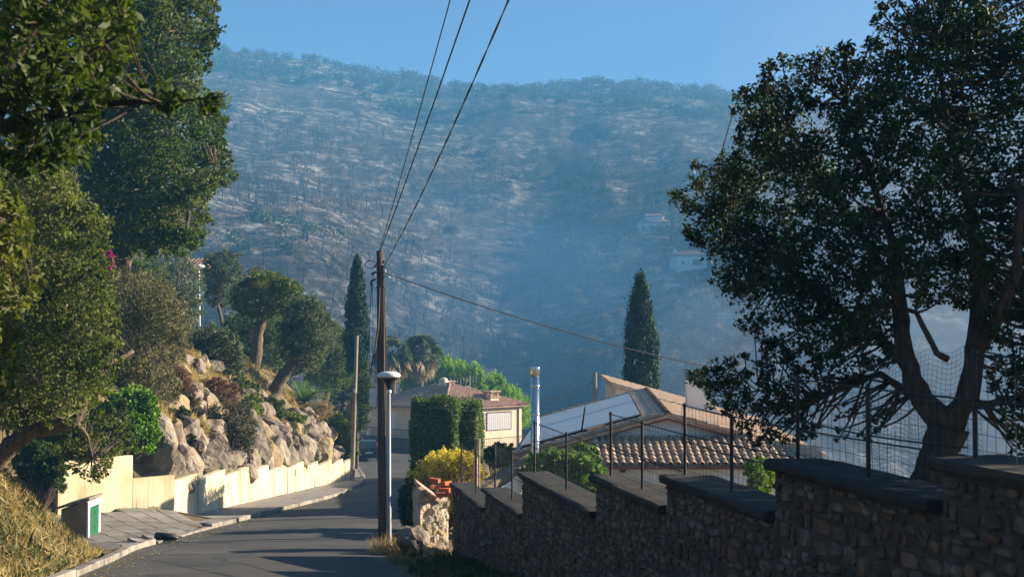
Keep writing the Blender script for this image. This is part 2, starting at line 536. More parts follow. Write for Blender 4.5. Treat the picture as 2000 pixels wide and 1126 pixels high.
def path_side(x, y, path):
    best = np.full(x.shape, 1e9); side = np.zeros(x.shape)
    for (ax, ay), (bx, by) in zip(path[:-1], path[1:]):
        dx, dy = bx - ax, by - ay
        t = np.clip(((x - ax) * dx + (y - ay) * dy) / (dx * dx + dy * dy), 0, 1)
        ex, ey = x - ax - t * dx, y - ay - t * dy
        d = np.hypot(ex, ey)
        s = dx * (y - ay) - dy * (x - ax)          # > 0 : left of the path
        m = d < best - 1e-6
        best = np.where(m, d, best); side = np.where(m, s, side)
    return np.where(side > 0, best, -best)

def near_h(x, y):
    b = g(y)
    sw = path_side(x, y, WPATH)
    hw = np.where(sw > 0, np.interp(sw, [0, 0.12, 0.5, 1.3, 3.7, 14, 60], [0, 0, 1.15, 2.7, 5.4, 9.6, 19]), 0)
    sb = path_side(x, y, BPATH)
    hb = np.where((sb > 0) & (y < 38), np.interp(sb, [0, 0.3, 2.0, 9, 40], [0, 0.25, 2.2, 4.6, 12]), 0)
    hb = hb * np.interp(y, [25, 30, 33], [1, .72, .6])
    hw = np.where((sb > 0) & (y < 33.5), 0, hw)
    # flat apron of the drive
    drive = (x < LE(y) - 0.2) & (y > 30.5) & (y < 39) & (hb < 0.01) & (hw < 0.01)
    ap = np.interp(LE(y) - x, [0.2, 2.5], [0, 1.0]) * (-5.03 - b) * smooth(30.5, 33.5, y)
    z = b + np.maximum(hw, hb) + np.where(drive, ap, 0)
    # bed under the road and pavement
    inroad = (x > LE(y) - 1.2) & (x < RE(y) + 0.4) & (y > -14) & (y < 111)
    z = np.where(inroad & (np.maximum(hw, hb) < 0.05) & ~drive, z - 0.10, z)
    # gardens on the right fall away behind the wall
    xe = np.where(y < 28.4, XW(y) + 0.35, np.interp(y, [28.4, 34, 60], [-0.6, -1.0, -1.6]))
    sr = np.maximum(0, x - xe)
    z = z - np.interp(sr, [0, 0.8, 6, 20, 60], [0, 0.55, 1.2, 3.0, 14]) * smooth(2, 10, y + 6)
    return z + 0.05 * fbm(x, y, 1.5, 3, 3.0) * np.where(inroad | drive, 0, 1)

def far_h(x, y):
    d = np.hypot(x, y)
    z = np.interp(d, [0, 130, 170, 210, 255, 300, 340, 400, 500, 600, 700, 800, 870, 1200], [-16, -18, -26, -31, -27, -13, 1, 20, 52, 86, 119, 148, 158, 150])
    u = x / np.maximum(d, 1)                       # bearing
    # left spur: full left of the view, its toe near the middle
    lt = smooth(-0.01, -0.17, u)
    z = z + lt * np.interp(d, [0, 150, 230, 300, 380, 480, 620, 800], [0, 4, 20, 22, 17, 10, 8, 14]) - smooth(0.05, 0.3, u) * np.interp(d, [500, 800], [0, 16])
    # right spur with the houses
    rt = smooth(0.02, 0.17, u)
    z = z + rt * np.interp(d, [0, 170, 240, 300, 360, 430, 520, 700], [0, 0, 2, 3, 3, 2, 1, 0]) - smooth(0.16, 0.35, u) * np.interp(d, [0, 150, 300, 500], [0, 6, 8, 0])
    # gully between them
    gu = np.exp(-((u - 0.012 - 0.00006 * (d - 300)) / 0.03) ** 2)
    z = z - gu * np.interp(d, [0, 180, 300, 420, 560, 700], [0, 0, 2, 3, 3, 0])
    amp = np.interp(d, [120, 220], [0.2, 1])
    return z + amp * (9.0 * fbm(x, y, 95, 3, 11.0) - 5.0 * np.abs(fbm(x * 1.0, y * .55, 55, 3, 15.0)) + 2.0 * fbm(x, y, 16, 4, 5.0) + 0.9 * np.abs(fbm(x, y, 6, 2, 9.0)))

def H(x, y):
    x = np.asarray(x, float); y = np.asarray(y, float)
    d = np.hypot(x, y)
    t = np.maximum(smooth(118, 165, d), smooth(45, 110, np.abs(x)) * smooth(60, 130, d))
    return near_h(x, y) * (1 - t) + far_h(x, y) * t

def Hs(x, y): return float(H(np.array([x]), np.array([y]))[0])

def hit(px, py, dmin=3.0, dmax=1000.0, n=700):
    """where the ray of a photo pixel meets the terrain"""
    d = np.geomspace(dmin, dmax, n)
    p0 = P(px, py, 1.0)
    z = H(p0.x * d, d)
    k = np.nonzero(z >= p0.z * d)[0]
    i = int(k[0]) if len(k) else n - 1
    return Vector((p0.x * d[i], d[i], float(z[i])))

def on_ground(px, d):
    x = (px - CX) / F * d
    return Vector((x, d, Hs(x, d)))

ang = np.radians(np.concatenate([np.arange(-26, 26.01, 0.17), np.arange(27, 60, 1.0), np.arange(60, 300, 6.0), np.arange(300, 333.5, 1.0)]))
rad = np.geomspace(1.2, 1080, 430)
A, Rr = np.meshgrid(ang, rad)
GX, GY = Rr * np.sin(A), Rr * np.cos(A)
GZ = H(GX, GY)
back = smooth(0.0, -30.0, GY)
GZ = GZ * (1 - back) + np.minimum(GZ, 4 + 0.02 * Rr) * back
nr_, na = GX.shape
V = np.stack([GX, GY, GZ], -1).reshape(-1, 3)
i0 = (np.arange(nr_ - 1)[:, None] * na + np.arange(na)[None, :])
i1 = (np.arange(nr_ - 1)[:, None] * na + (np.arange(na)[None, :] + 1) % na)
Q = np.stack([i0, i1, i1 + na, i0 + na], -1).reshape(-1, 4)[:, ::-1]
gm = np_mesh('ground', V, Q)

def ground_mat():
    m, nt, b = node_mat('burnt_and_garden_ground')
    N, L = nt.nodes, nt.links
    ge = N.new('ShaderNodeNewGeometry')
    def noise(scale, det=6, rough=0.6, st=None):
        n = N.new('ShaderNodeTexNoise')
        n.inputs['Scale'].default_value = scale; n.inputs['Detail'].default_value = det; n.inputs['Roughness'].default_value = rough
        if st:
            mp = N.new('ShaderNodeMapping'); mp.inputs['Scale'].default_value = st
            L.new(ge.outputs['Position'], mp.inputs['Vector']); L.new(mp.outputs[0], n.inputs['Vector'])
        else:
            L.new(ge.outputs['Position'], n.inputs['Vector'])
        return n.outputs[0]
    def ramp(v, stops):
        r = N.new('ShaderNodeValToRGB'); e = r.color_ramp.elements
        e[0].position, e[0].color = stops[0][0], (*stops[0][1], 1)
        e[1].position, e[1].color = stops[-1][0], (*stops[-1][1], 1)
        for p_, c_ in stops[1:-1]: e.new(p_).color = (*c_, 1)
        L.new(v, r.inputs[0]); return r.outputs[0]
    def mix(f, a, c):
        x = N.new('ShaderNodeMix'); x.data_type = 'RGBA'
        L.new(f, x.inputs[0]); L.new(a, x.inputs[6]); L.new(c, x.inputs[7]); return x.outputs[2]
    near = ramp(noise(0.9, 7), [(0.3, (0.07, 0.06, 0.03)), (0.45, (0.16, 0.125, 0.07)), (0.58, (0.22, 0.17, 0.09)), (0.7, (0.09, 0.10, 0.04))])
    char = ramp(noise(0.35, 8, 0.7), [(0.3, (0.012, 0.011, 0.010)), (0.5, (0.04, 0.034, 0.03)), (0.68, (0.11, 0.085, 0.065))])
    ash = ramp(noise(1.1, 6, 0.7), [(0.3, (0.24, 0.21, 0.17)), (0.7, (0.62, 0.57, 0.5))])
    mask = N.new('ShaderNodeMath'); mask.operation = 'MULTIPLY'
    big = ramp(noise(0.017, 5, 0.6), [(0.38, (0.12, 0.12, 0.12)), (0.56, (1, 1, 1))])
    fine = ramp(noise(0.13, 9, 0.78, (1.0, 1.0, 1.3)), [(0.50, (0, 0, 0)), (0.66, (1, 1, 1))])
    L.new(big, mask.inputs[0]); L.new(fine, mask.inputs[1])
    far = mix(mask.outputs[0], char, ash)
    ln = N.new('ShaderNodeVectorMath'); ln.operation = 'LENGTH'
    L.new(ge.outputs['Position'], ln.inputs[0])
    mr = N.new('ShaderNodeMapRange'); mr.inputs['From Min'].default_value = 120; mr.inputs['From Max'].default_value = 190
    L.new(ln.outputs['Value'], mr.inputs['Value'])
    L.new(mix(mr.outputs[0], near, far), b.inputs['Base Color'])
    b.inputs['Roughness'].default_value = 0.95
    b.inputs['Specular IOR Level'].default_value = 0.1
    bp = N.new('ShaderNodeBump'); bp.inputs['Distance'].default_value = 0.25; bp.inputs['Strength'].default_value = 0.6
    L.new(noise(0.5, 8, 0.7), bp.inputs['Height']); L.new(bp.outputs[0], b.inputs['Normal'])
    return m

go = link('ground', gm, ground_mat(), None, (0, 0, 0), True)
go['kind'] = 'structure'

# ------------------------------------------------------------------ road, pavement, kerb, drive
ys = np.arange(-14, 111.1, 0.7)
rows = []
for y in ys:
    a, c = float(LE(y)), float(RE(y))
    for k in range(11):
        t = k / 10
        x = a + (c - a) * t
        rows.append((x, y, float(g(np.array(y))) + 0.02 + 0.05 * (1 - (2 * t - 1) ** 2)))
n = 11
Q = [(i * n + k, i * n + k + 1, (i + 1) * n + k + 1, (i + 1) * n + k) for i in range(len(ys) - 1) for k in range(n - 1)]

def road_mat():
    m, nt, b = node_mat('worn_asphalt')
    N, L = nt.nodes, nt.links
    ge = N.new('ShaderNodeNewGeometry')
    n1 = N.new('ShaderNodeTexNoise'); n1.inputs['Scale'].default_value = 0.5; n1.inputs['Detail'].default_value = 6
    n2 = N.new('ShaderNodeTexNoise'); n2.inputs['Scale'].default_value = 45; n2.inputs['Detail'].default_value = 3
    vo = N.new('ShaderNodeTexVoronoi'); vo.feature = 'DISTANCE_TO_EDGE'; vo.inputs['Scale'].default_value = 0.55
    wp = N.new('ShaderNodeMix'); wp.data_type = 'VECTOR'; wp.inputs[0].default_value = 0.3
    for q in (n1, n2): L.new(ge.outputs['Position'], q.inputs['Vector'])
    L.new(ge.outputs['Position'], wp.inputs[4]); L.new(n1.outputs['Color'], wp.inputs[5]); L.new(wp.outputs[1], vo.inputs['Vector'])
    r = N.new('ShaderNodeValToRGB'); e = r.color_ramp.elements
    e[0].position, e[0].color = 0.32, (0.030, 0.028, 0.027, 1)
    e[1].position, e[1].color = 0.7, (0.075, 0.069, 0.063, 1)
    L.new(n1.outputs[0], r.inputs[0])
    cr = N.new('ShaderNodeValToRGB'); ce = cr.color_ramp.elements
    ce[0].position, ce[0].color = 0.004, (0.35, 0.35, 0.35, 1)
    ce[1].position, ce[1].color = 0.012, (1, 1, 1, 1)
    L.new(vo.outputs[0], cr.inputs[0])
    g1 = N.new('ShaderNodeMix'); g1.data_type = 'RGBA'; g1.blend_type = 'MULTIPLY'; g1.inputs[0].default_value = 1
    L.new(r.outputs[0], g1.inputs[6]); L.new(cr.outputs[0], g1.inputs[7])
    gr = N.new('ShaderNodeMapRange'); gr.inputs['From Min'].default_value = 0.3; gr.inputs['From Max'].default_value = 0.7
    gr.inputs['To Min'].default_value = 0.7; gr.inputs['To Max'].default_value = 1.35
    L.new(n2.outputs[0], gr.inputs['Value'])
    sc = N.new('ShaderNodeVectorMath'); sc.operation = 'SCALE'
    L.new(g1.outputs[2], sc.inputs[0]); L.new(gr.outputs[0], sc.inputs['Scale'])
    L.new(sc.outputs[0], b.inputs['Base Color'])
    b.inputs['Roughness'].default_value = 0.85
    bp = N.new('ShaderNodeBump'); bp.inputs['Distance'].default_value = 0.006
    L.new(n2.outputs[0], bp.inputs['Height']); L.new(bp.outputs[0], b.inputs['Normal'])
    return m
M_ROAD = road_mat()
ro = link('road', np_mesh('road', rows, Q), M_ROAD, None, (0, 0, 0), True)
ro['kind'] = 'structure'

M_PATCH = mat('asphalt_repair', [(0.055, 0.052, 0.048), (0.085, 0.079, 0.072)], 0.92, 30, bump=0.005, bscale=60)
def road_z(x, y):
    a, c = float(LE(y)), float(RE(y)); t = (x - a) / (c - a)
    return float(g(np.array(y))) + 0.02 + 0.05 * (1 - (2 * t - 1) ** 2)
pr = []
pys = np.arange(21.0, 28.41, 0.35)
for y in pys:
    x0 = -5.15 - 0.03 * (y - 21); x1 = float(RE(y)) - 0.35
    pr += [(x0 + (x1 - x0) * k / 8, y, road_z(x0 + (x1 - x0) * k / 8, y) + 0.005) for k in range(9)]
pq = [(i * 9 + k, i * 9 + k + 1, (i + 1) * 9 + k + 1, (i + 1) * 9 + k) for i in range(len(pys) - 1) for k in range(8)]
rpz = link('road_patch', np_mesh('road_patch', pr, pq), M_PATCH, None, (0, 0, 0), True)
rpz['kind'] = 'structure'

pave = MB()
yp = np.arange(37.2, 100, 0.8)
prow = []
for y in yp:
    a = max(float(LE(y)) - 2.4, float(np.interp(y, [p_[1] for p_ in WPATH[5:]], [p_[0] for p_ in WPATH[5:]])) - 0.1)
    b_ = float(LE(y)) - 0.2
    z = float(g(np.array(y)))
    prow.append(((a, y, z + 0.135), (b_, y, z + 0.125), (b_, y, z - 0.2), (a, y, z - 0.2)))
for q in prow: pave.V += [Vector(v) for v in q]
for i in range(len(prow) - 1):
    o = i * 4
    pave.Fc += [(o, o + 1, o + 5, o + 4), (o + 1, o + 2, o + 6, o + 5)]
pave.Fc.append((3, 2, 1, 0))
pv = pave.build('pavement', M_SLAB, None, (0, 0, 0)); pv['kind'] = 'structure'
# kerb stones, one object each
kb = MB(); kb.box((0, 0, 0), (0.2, 0.985, 0.24)); 
kme = None
for y in np.arange(17.5, 98, 1.0):
    x0, x1 = float(LE(y)), float(LE(y + 1))
    z0, z1 = float(g(np.array(y))), float(g(np.array(y + 1)))
    low = 31.0 < y < 36.5
    c = Vector(((x0 + x1) / 2 - 0.1, y + 0.5, (z0 + z1) / 2 + (-0.055 if low else 0.02)))
    if kme is None:
        k0 = kb.build('kerb_stone', M_CONC, pv, (0, 0, 0)); kme = k0.data; k = k0
        bv = k.modifiers.new('bevel', 'BEVEL'); bv.width = 0.02; bv.segments = 2
    else:
        k = k0.copy(); COL.objects.link(k)
    k.location = c + Vector((random.uniform(-.015, .015), 0, random.uniform(-.012, .012)))
    L_ = math.sqrt((x1 - x0) ** 2 + 1 + (z1 - z0) ** 2)
    k.rotation_euler = (math.atan2(z1 - z0, 1), random.uniform(-.03, .03), -math.atan2(x1 - x0, 1))
    k.scale = (random.uniform(.92, 1.08), L_, 1)

# the drive: slabs one by one
dr = tag(thing('driveway', None, None, (-10, 34.5, -5.1)), None, None, kind='structure')
sl = MB().box((0, 0, 0), (0.585, 0.585, 0.08))
s0 = None
ca, sa = math.cos(math.radians(38)), math.sin(math.radians(38))
poly = [(-8.62, 30.4), (-8.62, 36.9), (-9.75, 38.5), (-10.67, 37.45), (-11.3, 36.45), (-12.1, 35.45), (-14.6, 33.75), (-13, 33.6), (-11.25, 33.35), (-10.15, 31.5), (-9.3, 30.4)]
for i in range(-14, 15):
    for j in range(-14, 15):
        cx, cy = -10.5 + 0.6 * (i * ca - j * sa), 35 + 0.6 * (i * sa + j * ca)
        if not in_poly((cx, cy), poly): continue
        z = Hs(cx, cy) + 0.03
        zx = Hs(cx + .25, cy) - Hs(cx - .25, cy); zy = Hs(cx, cy + .25) - Hs(cx, cy - .25)
        if s0 is None:
            s0 = sl.build('paving_slab', M_SLAB, dr, (0, 0, 0)); o = s0
            bv = o.modifiers.new('bevel', 'BEVEL'); bv.width = 0.012
        else:
            o = s0.copy(); COL.objects.link(o)
        o.location = Vector((cx, cy, z)) - ORG[dr.name]
        nv_ = Vector((-zx / .5 + random.uniform(-.01, .01), -zy / .5 + random.uniform(-.01, .01), 1)).normalized()
        o.rotation_euler = (Vector((0, 0, 1)).rotation_difference(nv_).to_matrix() @ Matrix.Rotation(math.radians(38), 3, 'Z')).to_euler()

# ------------------------------------------------------------------ yellow retaining wall, panel by panel
def yellow_mat():
    m, nt, b = node_mat('stained_yellow_render')
    N, L = nt.nodes, nt.links
    ge = N.new('ShaderNodeNewGeometry')
    mp = N.new('ShaderNodeMapping'); mp.inputs['Scale'].default_value = (1.5, 1.5, 0.13)
    L.new(ge.outputs['Position'], mp.inputs['Vector'])
    st = N.new('ShaderNodeTexNoise'); st.inputs['Scale'].default_value = 1.3; st.inputs['Detail'].default_value = 9; st.inputs['Roughness'].default_value = 0.72
    L.new(mp.outputs[0], st.inputs['Vector'])
    bl = N.new('ShaderNodeTexNoise'); bl.inputs['Scale'].default_value = 1.1; bl.inputs['Detail'].default_value = 5
    L.new(ge.outputs['Position'], bl.inputs['Vector'])
    fi = N.new('ShaderNodeTexNoise'); fi.inputs['Scale'].default_value = 35; fi.inputs['Detail'].default_value = 4
    L.new(ge.outputs['Position'], fi.inputs['Vector'])
    r1 = N.new('ShaderNodeValToRGB'); e = r1.color_ramp.elements
    e[0].position, e[0].color = 0.30, (0.58, 0.46, 0.27, 1); e[1].position, e[1].color = 0.62, (0.72, 0.62, 0.42, 1)
    L.new(bl.outputs[0], r1.inputs[0])
    r2 = N.new('ShaderNodeValToRGB'); e = r2.color_ramp.elements
    e[0].position, e[0].color = 0.46, (0.05, 0.05, 0.05, 1); e[1].position, e[1].color = 0.66, (0.85, 0.85, 0.85, 1)
    L.new(st.outputs[0], r2.inputs[0])
    mk = N.new('ShaderNodeMapRange'); mk.inputs['From Min'].default_value = .36; mk.inputs['From Max'].default_value = .54
    b3 = N.new('ShaderNodeTexNoise'); b3.inputs['Scale'].default_value = .42; b3.inputs['Detail'].default_value = 3
    L.new(ge.outputs['Position'], b3.inputs['Vector']); L.new(b3.outputs[0], mk.inputs['Value'])
    mm = N.new('ShaderNodeMath'); mm.operation = 'MULTIPLY'
    L.new(r2.outputs[0], mm.inputs[0]); L.new(mk.outputs[0], mm.inputs[1])
    mx = N.new('ShaderNodeMix'); mx.data_type = 'RGBA'
    mx.inputs[7].default_value = (0.17, 0.125, 0.07, 1)
    L.new(mm.outputs[0], mx.inputs[0]); L.new(r1.outputs[0], mx.inputs[6])
    L.new(mx.outputs[2], b.inputs['Base Color'])
    b.inputs['Roughness'].default_value = 0.92; b.inputs['Specular IOR Level'].default_value = 0.15
    bp = N.new('ShaderNodeBump'); bp.inputs['Distance'].default_value = 0.008
    L.new(fi.outputs[0], bp.inputs['Height']); L.new(bp.outputs[0], b.inputs['Normal'])
    return m
M_YELLOW = yellow_mat()
yw = thing('retaining_wall', 'stepped yellow rendered retaining wall with dark streaks below the rockery', 'wall', (-9.75, 38.6, -5.6))
def wall_panel(p, q, top, th=0.22, name='wall_panel', m=None, parent=None):
    p, q = Vector((*p, 0)), Vector((*q, 0))
    dv = (q - p).normalized(); nv = Vector((dv.y, -dv.x, 0))       # face side = right of p->q
    zb = min(float(g(np.array(p.y))), float(g(np.array(q.y)))) - 0.5
    a = [p, q, q - nv * th, p - nv * th]
    mb = MB().prism([(v.x, v.y, zb) for v in a], (0, 0, top - zb))
    o = mb.build(name, m or M_YELLOW, parent or yw)
    bv = o.modifiers.new('bevel', 'BEVEL'); bv.width = 0.012; bv.segments = 2
    return o
wall_panel((-12.095, 35.605), (-10.67, 37.6), -3.505)
wall_panel((-10.665, 37.605), (-9.75, 38.6), -4.17)
tops = [-4.35, -4.55, -4.79, -5.01, -5.27, -5.49, -5.78, -6.02, -6.26, -6.5]
dd = [38.61, 41.05, 44.0, 47.1, 50.05, 53.25, 56.25, 59.3, 62.4, 65.4, 68.4]
for i, tz in enumerate(tops):
    off = 0.012 * (i % 2)
    wall_panel((WX(dd[i]) + off, dd[i]), (WX(dd[i + 1] - 0.012) + off, dd[i + 1] - 0.012), tz)

# ------------------------------------------------------------------ rockery
def rock_mesh(seed, sub=3):
    import bmesh
    r = random.Random(seed)
    bm = bmesh.new()
    bmesh.ops.create_icosphere(bm, subdivisions=sub, radius=1.0)
    planes = [(Vector((r.gauss(0, 1), r.gauss(0, 1), r.gauss(0, 1))).normalized(), r.uniform(0.55, 0.85)) for _ in range(13)]
    ph = [r.uniform(0, 9) for _ in range(6)]
    for v in bm.verts:
        for nrm, dist in planes:
            k = v.co.dot(nrm) - dist
            if k > 0: v.co -= nrm * k * 0.92
        q_ = v.co.copy()
        v.co *= 1 + .05 * math.sin(q_.x * 5 + ph[0] + 2 * math.sin(q_.y * 4 + ph[1])) + .04 * math.sin(q_.z * 9 + ph[2] + 2 * math.sin(q_.x * 7 + ph[3])) + r.uniform(-0.025, 0.025)
    me = bpy.data.meshes.new('boulder')
    bm.to_mesh(me); bm.free()
    return me
ROCKS = [rock_mesh(s) for s in range(9)]
ROCKS2 = []
for i, q in enumerate(ROCKS):
    q.materials.append(M_ROCK)
    c = q.copy(); c.materials.clear(); c.materials.append(M_ROCKY); ROCKS2.append(c)
rk = thing('rockery', 'bank of pale granite boulders above the yellow retaining wall', 'rockery', (-10.2, 45, -4.3))
def boulder(c, s, parent, flat=1.0, pale=None):
    me = random.choice(ROCKS2 if (random.random() < 0.14 if pale is None else pale) else ROCKS)
    o = bpy.data.objects.new('boulder', me); COL.objects.link(o)
    o.parent = parent
    o.location = Vector(c) - ORG[parent.name]
    o.rotation_euler = (random.uniform(-.5, .5), random.uniform(-.5, .5), random.uniform(0, 6.28))
    o.scale = (s * random.uniform(.75, 1.3), s * random.uniform(.75, 1.3), s * random.uniform(.6, 1.3) * flat)
    return o
for row, (off, zz, sz, sp) in enumerate([(0.55, 0.3, 0.62, 0.9), (1.05, 0.3, 0.58, 0.9), (1.6, 0.25, 0.5, 1.0), (2.2, 0.2, 0.42, 1.6)]):
    d = 38.3 + 0.4 * row
    while d < 66.5:
        x = WX(d) - off + random.uniform(-.15, .15)
        if float(path_side(np.array([x]), np.array([d]), WPATH)[0]) > .3 and not (row >= 2 and random.random() < .5):
            boulder((x, d, Hs(x, d) + zz * random.uniform(.2, 1)), sz * random.uniform(.72, 1.25), rk)
        d += sp * random.uniform(.75, 1.25)
boulder((-11.05, 39.4, -4.15), 0.85, rk, 0.95, False)
boulder((-10.5, 38.9, -4.3), 0.5, rk, 0.95, False)
for px, py, s in [(365, 712, .42), (378, 722, .5), (398, 716, .42), (412, 724, .45), (425, 718, .36), (438, 733, .34), (352, 728, .38),
                  (372, 772, .5), (385, 780, .45), (345, 802, .5), (330, 808, .5)]:
    p = hit(px, py, 36, 80)
    boulder(p + Vector((0, 0, .1)), s, rk, 1.0, random.random() < .55)

# ------------------------------------------------------------------ right-hand stone wall with stepped coping
wd = Vector((-0.187, 0.982, 0)).normalized()       # along the wall, away from the camera
wn_ = Vector((-wd.y, wd.x, 0))                     # out of the road face
sw = thing('stone_wall', 'long shaded rubble stone wall stepping uphill along the right verge', 'wall', (XW(14), 14, float(g(np.array(14.0)))))
SEC = [(28.1, 24.1, -3.19), (24.1, 20.7, -2.83), (20.7, 16.2, -2.19), (16.2, 13.4, -1.75), (13.4, 10.6, -1.44), (10.6, 8.0, -1.02), (8.0, 5.0, -0.754), (5.0, 1.5, -0.36)]
def wp(y, z, out=0.0):
    return Vector((XW(y), y, z)) + wn_ * out
stones = []
for y1, y0, top in SEC:
    zb = min(float(g(np.array(y0))), float(g(np.array(y1)))) - 0.5
    a = [wp(y1, zb), wp(y0, zb), wp(y0, zb, -0.36), wp(y1, zb, -0.36)]
    MB().prism(a, (0, 0, top - 0.09 - zb)).build('wall_core', M_MORTAR, sw)
    # coping slab with a rounded nose; 4 mm gaps to the next one
    prof = [(-0.42, 0), (-0.42, -0.075), (0.03, -0.09), (0.055, -0.085), (0.075, -0.06), (0.078, -0.03), (0.062, -0.006), (0.03, 0.0)]
    L0, L1 = y1 - 0.004 + (0.06 if True else 0), y0 + 0.064
    n_ = 7
    mb = MB()
    vs = []
    for k in range(n_ + 1):
        y = L0 + (L1 - L0) * k / n_
        for o_, z_ in prof:
            j = random.uniform(-.006, .006)
            vs.append(wp(y, top + z_ + j, o_ + random.uniform(-.008, .008)))
    m_ = len(prof)
    fs = [(k * m_ + i, k * m_ + (i + 1) % m_, (k + 1) * m_ + (i + 1) % m_, (k + 1) * m_ + i) for k in range(n_) for i in range(m_)]
    fs += [tuple(range(m_))[::-1], tuple(range(n_ * m_, (n_ + 1) * m_))]
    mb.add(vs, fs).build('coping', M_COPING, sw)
    z = top - 0.10
    Lw = (y1 - y0) / wd.y
    while z > zb + 0.1:
        h = random.choice((.06, .08, .09, .11, .13, .16)) * random.uniform(.9, 1.1)
        a_ = random.uniform(-0.1, 0.02)
        while a_ < Lw:
            w_ = random.uniform(0.09, 0.32) * (1.1 if h > .13 else 0.85)
            lo, hi = max(a_, 0.0), min(a_ + w_, Lw)
            if hi - lo > 0.07:
                stones.append((y1 - (lo + hi) / 2 * wd.y, z - h / 2 + random.uniform(-.022, .022), (hi - lo) - 0.02, h - 0.018))
            a_ += w_
        z -= h
def stone_geo(w_, h_, r):
    n_ = 8
    ring = []
    for k in range(n_):
        an = 2 * math.pi * (k + r.uniform(-.25, .25)) / n_ + 0.39
        c_, s_ = math.cos(an), math.sin(an)
        e = r.uniform(.42, .8)
        ring.append((w_ / 2 * math.copysign(abs(c_) ** e, c_) * r.uniform(.84, 1.06), h_ / 2 * math.copysign(abs(s_) ** e, s_) * r.uniform(.82, 1.08)))
    vs = []
    dep = r.uniform(.012, .03)
    for f_, o_ in ((1.0, -0.03), (0.96, dep * .6), (0.7, dep)):
        vs += [(x * f_, z * f_, o_ + r.uniform(-.010, .010)) for x, z in ring]
    fs = [(l * n_ + k, l * n_ + (k + 1) % n_, (l + 1) * n_ + (k + 1) % n_, (l + 1) * n_ + k) for l in range(2) for k in range(n_)]
    fs.append(tuple(range(2 * n_, 3 * n_)))
    return vs, fs
vis = []
for (y, z, w_, h_) in stones:
    if y < 5.5: continue
    q = to_px(wp(y, z))
    if q[0] > 2090 or q[1] > 1160 or z < float(g(np.array(y))) - 0.06: continue
    vis.append((F / y * h_ * (F / y * w_ * 0.35), y, z, w_, h_))
vis.sort(reverse=True)
r_ = random.Random(3)
rest = MB(); rest2 = MB()
for i, (_, y, z, w_, h_) in enumerate(vis):
    vs, fs = stone_geo(w_, h_, r_)
    c = wp(y, z)
    wv = [c - wd * x + Vector((0, 0, zz)) + wn_ * o_ for x, zz, o_ in vs]
    rust = r_.random() < 0.22
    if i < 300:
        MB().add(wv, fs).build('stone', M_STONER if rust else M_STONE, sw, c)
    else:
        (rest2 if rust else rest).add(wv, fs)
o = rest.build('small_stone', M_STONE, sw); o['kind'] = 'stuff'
o = rest2.build('small_rusty_stone', M_STONER, sw); o['kind'] = 'stuff'

# ------------------------------------------------------------------ wire fence along the wall top
fc = thing('wire_fence', 'dark wire mesh fence on thin posts standing on the stone wall coping', 'fence', wp(14, -1.7, -0.18))
POSTS = []
def fence_h(y): return float(np.interp(y, [7, 11, 16, 24], [.62, .66, .76, .82]))
for y1, y0, top in SEC[:-1]:
    for f_ in (0.03, 0.5):
        y = y1 + (y0 - y1) * f_
        POSTS.append((y, top))
for y, top in POSTS:
    hh = fence_h(y)
    b0 = wp(y, top - 0.02, -0.16)
    MB().tube([b0, b0 + Vector((0, 0, hh + 0.03))], 0.016, 6).build('post', M_IRON, fc)
for i, (y1, y0, top) in enumerate(SEC[:-1]):
    hh = fence_h(y1) - .02
    yn = SEC[i + 1][1] if i + 1 < len(SEC) else y0
    for z_, ye in ((hh, yn), (0.5 * hh, y0)):
        mb = MB()
        pts = [wp(y1 + (ye - y1) * k / 6, top + z_ - 0.03 * math.sin(math.pi * k / 6), -0.16) for k in range(7)]
        mb.tube(pts, 0.0065, 4).build('tension_wire', M_IRON, fc)
    mb = MB()
    k = 0
    y = y1
    y0_ = y0
    y0 = max(y0, 6.9)
    while y > y0:
        mb.tube([wp(y, top, -0.16), wp(y - random.uniform(-.02, .02), top + hh * .5, -0.16 + random.uniform(-.015, .015)), wp(y, top + hh, -0.16)], 0.0021, 3, cap=False)
        y -= 0.105
    z_ = 0.05
    while z_ < hh:
        mb.tube([wp(y1 + (y0 - y1) * k / 8, top + z_ + random.uniform(-.006, .006), -0.16 + random.uniform(-.01, .01)) for k in range(9)], 0.0019, 3, cap=False)
        z_ += 0.088
    o = mb.build('wire_mesh', M_IRON, fc); o['kind'] = 'stuff'
# green plastic netting hung behind the posts near the oak
nt_ = thing('garden_netting', 'fine green plastic netting hung behind the fence under the dark oak', 'netting', wp(8, -1.0, -0.24))
def netting(y1, y0, zb, h1, h0, name):
    mb = MB()
    L_ = (y1 - y0)
    def pt(a, b_):
        y = y1 - L_ * a
        wob = 0.03 * math.sin(a * 7) * math.sin(b_ * 3 + a * 5)
        return wp(y, zb + (h1 + (h0 - h1) * a) * b_ + 0.02 * math.sin(a * 23), -0.27 + wob)
    na_, nb_ = int(L_ / 0.05), int(max(h1, h0) / 0.034)
    for i in range(na_ + 1):
        mb.tube([pt(i / na_, k / 6) for k in range(7)], 0.0013, 3, cap=False)
    for j in range(nb_ + 1):
        mb.tube([pt(k / 24, j / nb_) for k in range(25)], 0.0012, 3, cap=False)
    o = mb.build(name, M_MESHG, nt_); o['kind'] = 'stuff'
netting(9.6, 8.02, -1.0, .80, .9, 'net_panel')
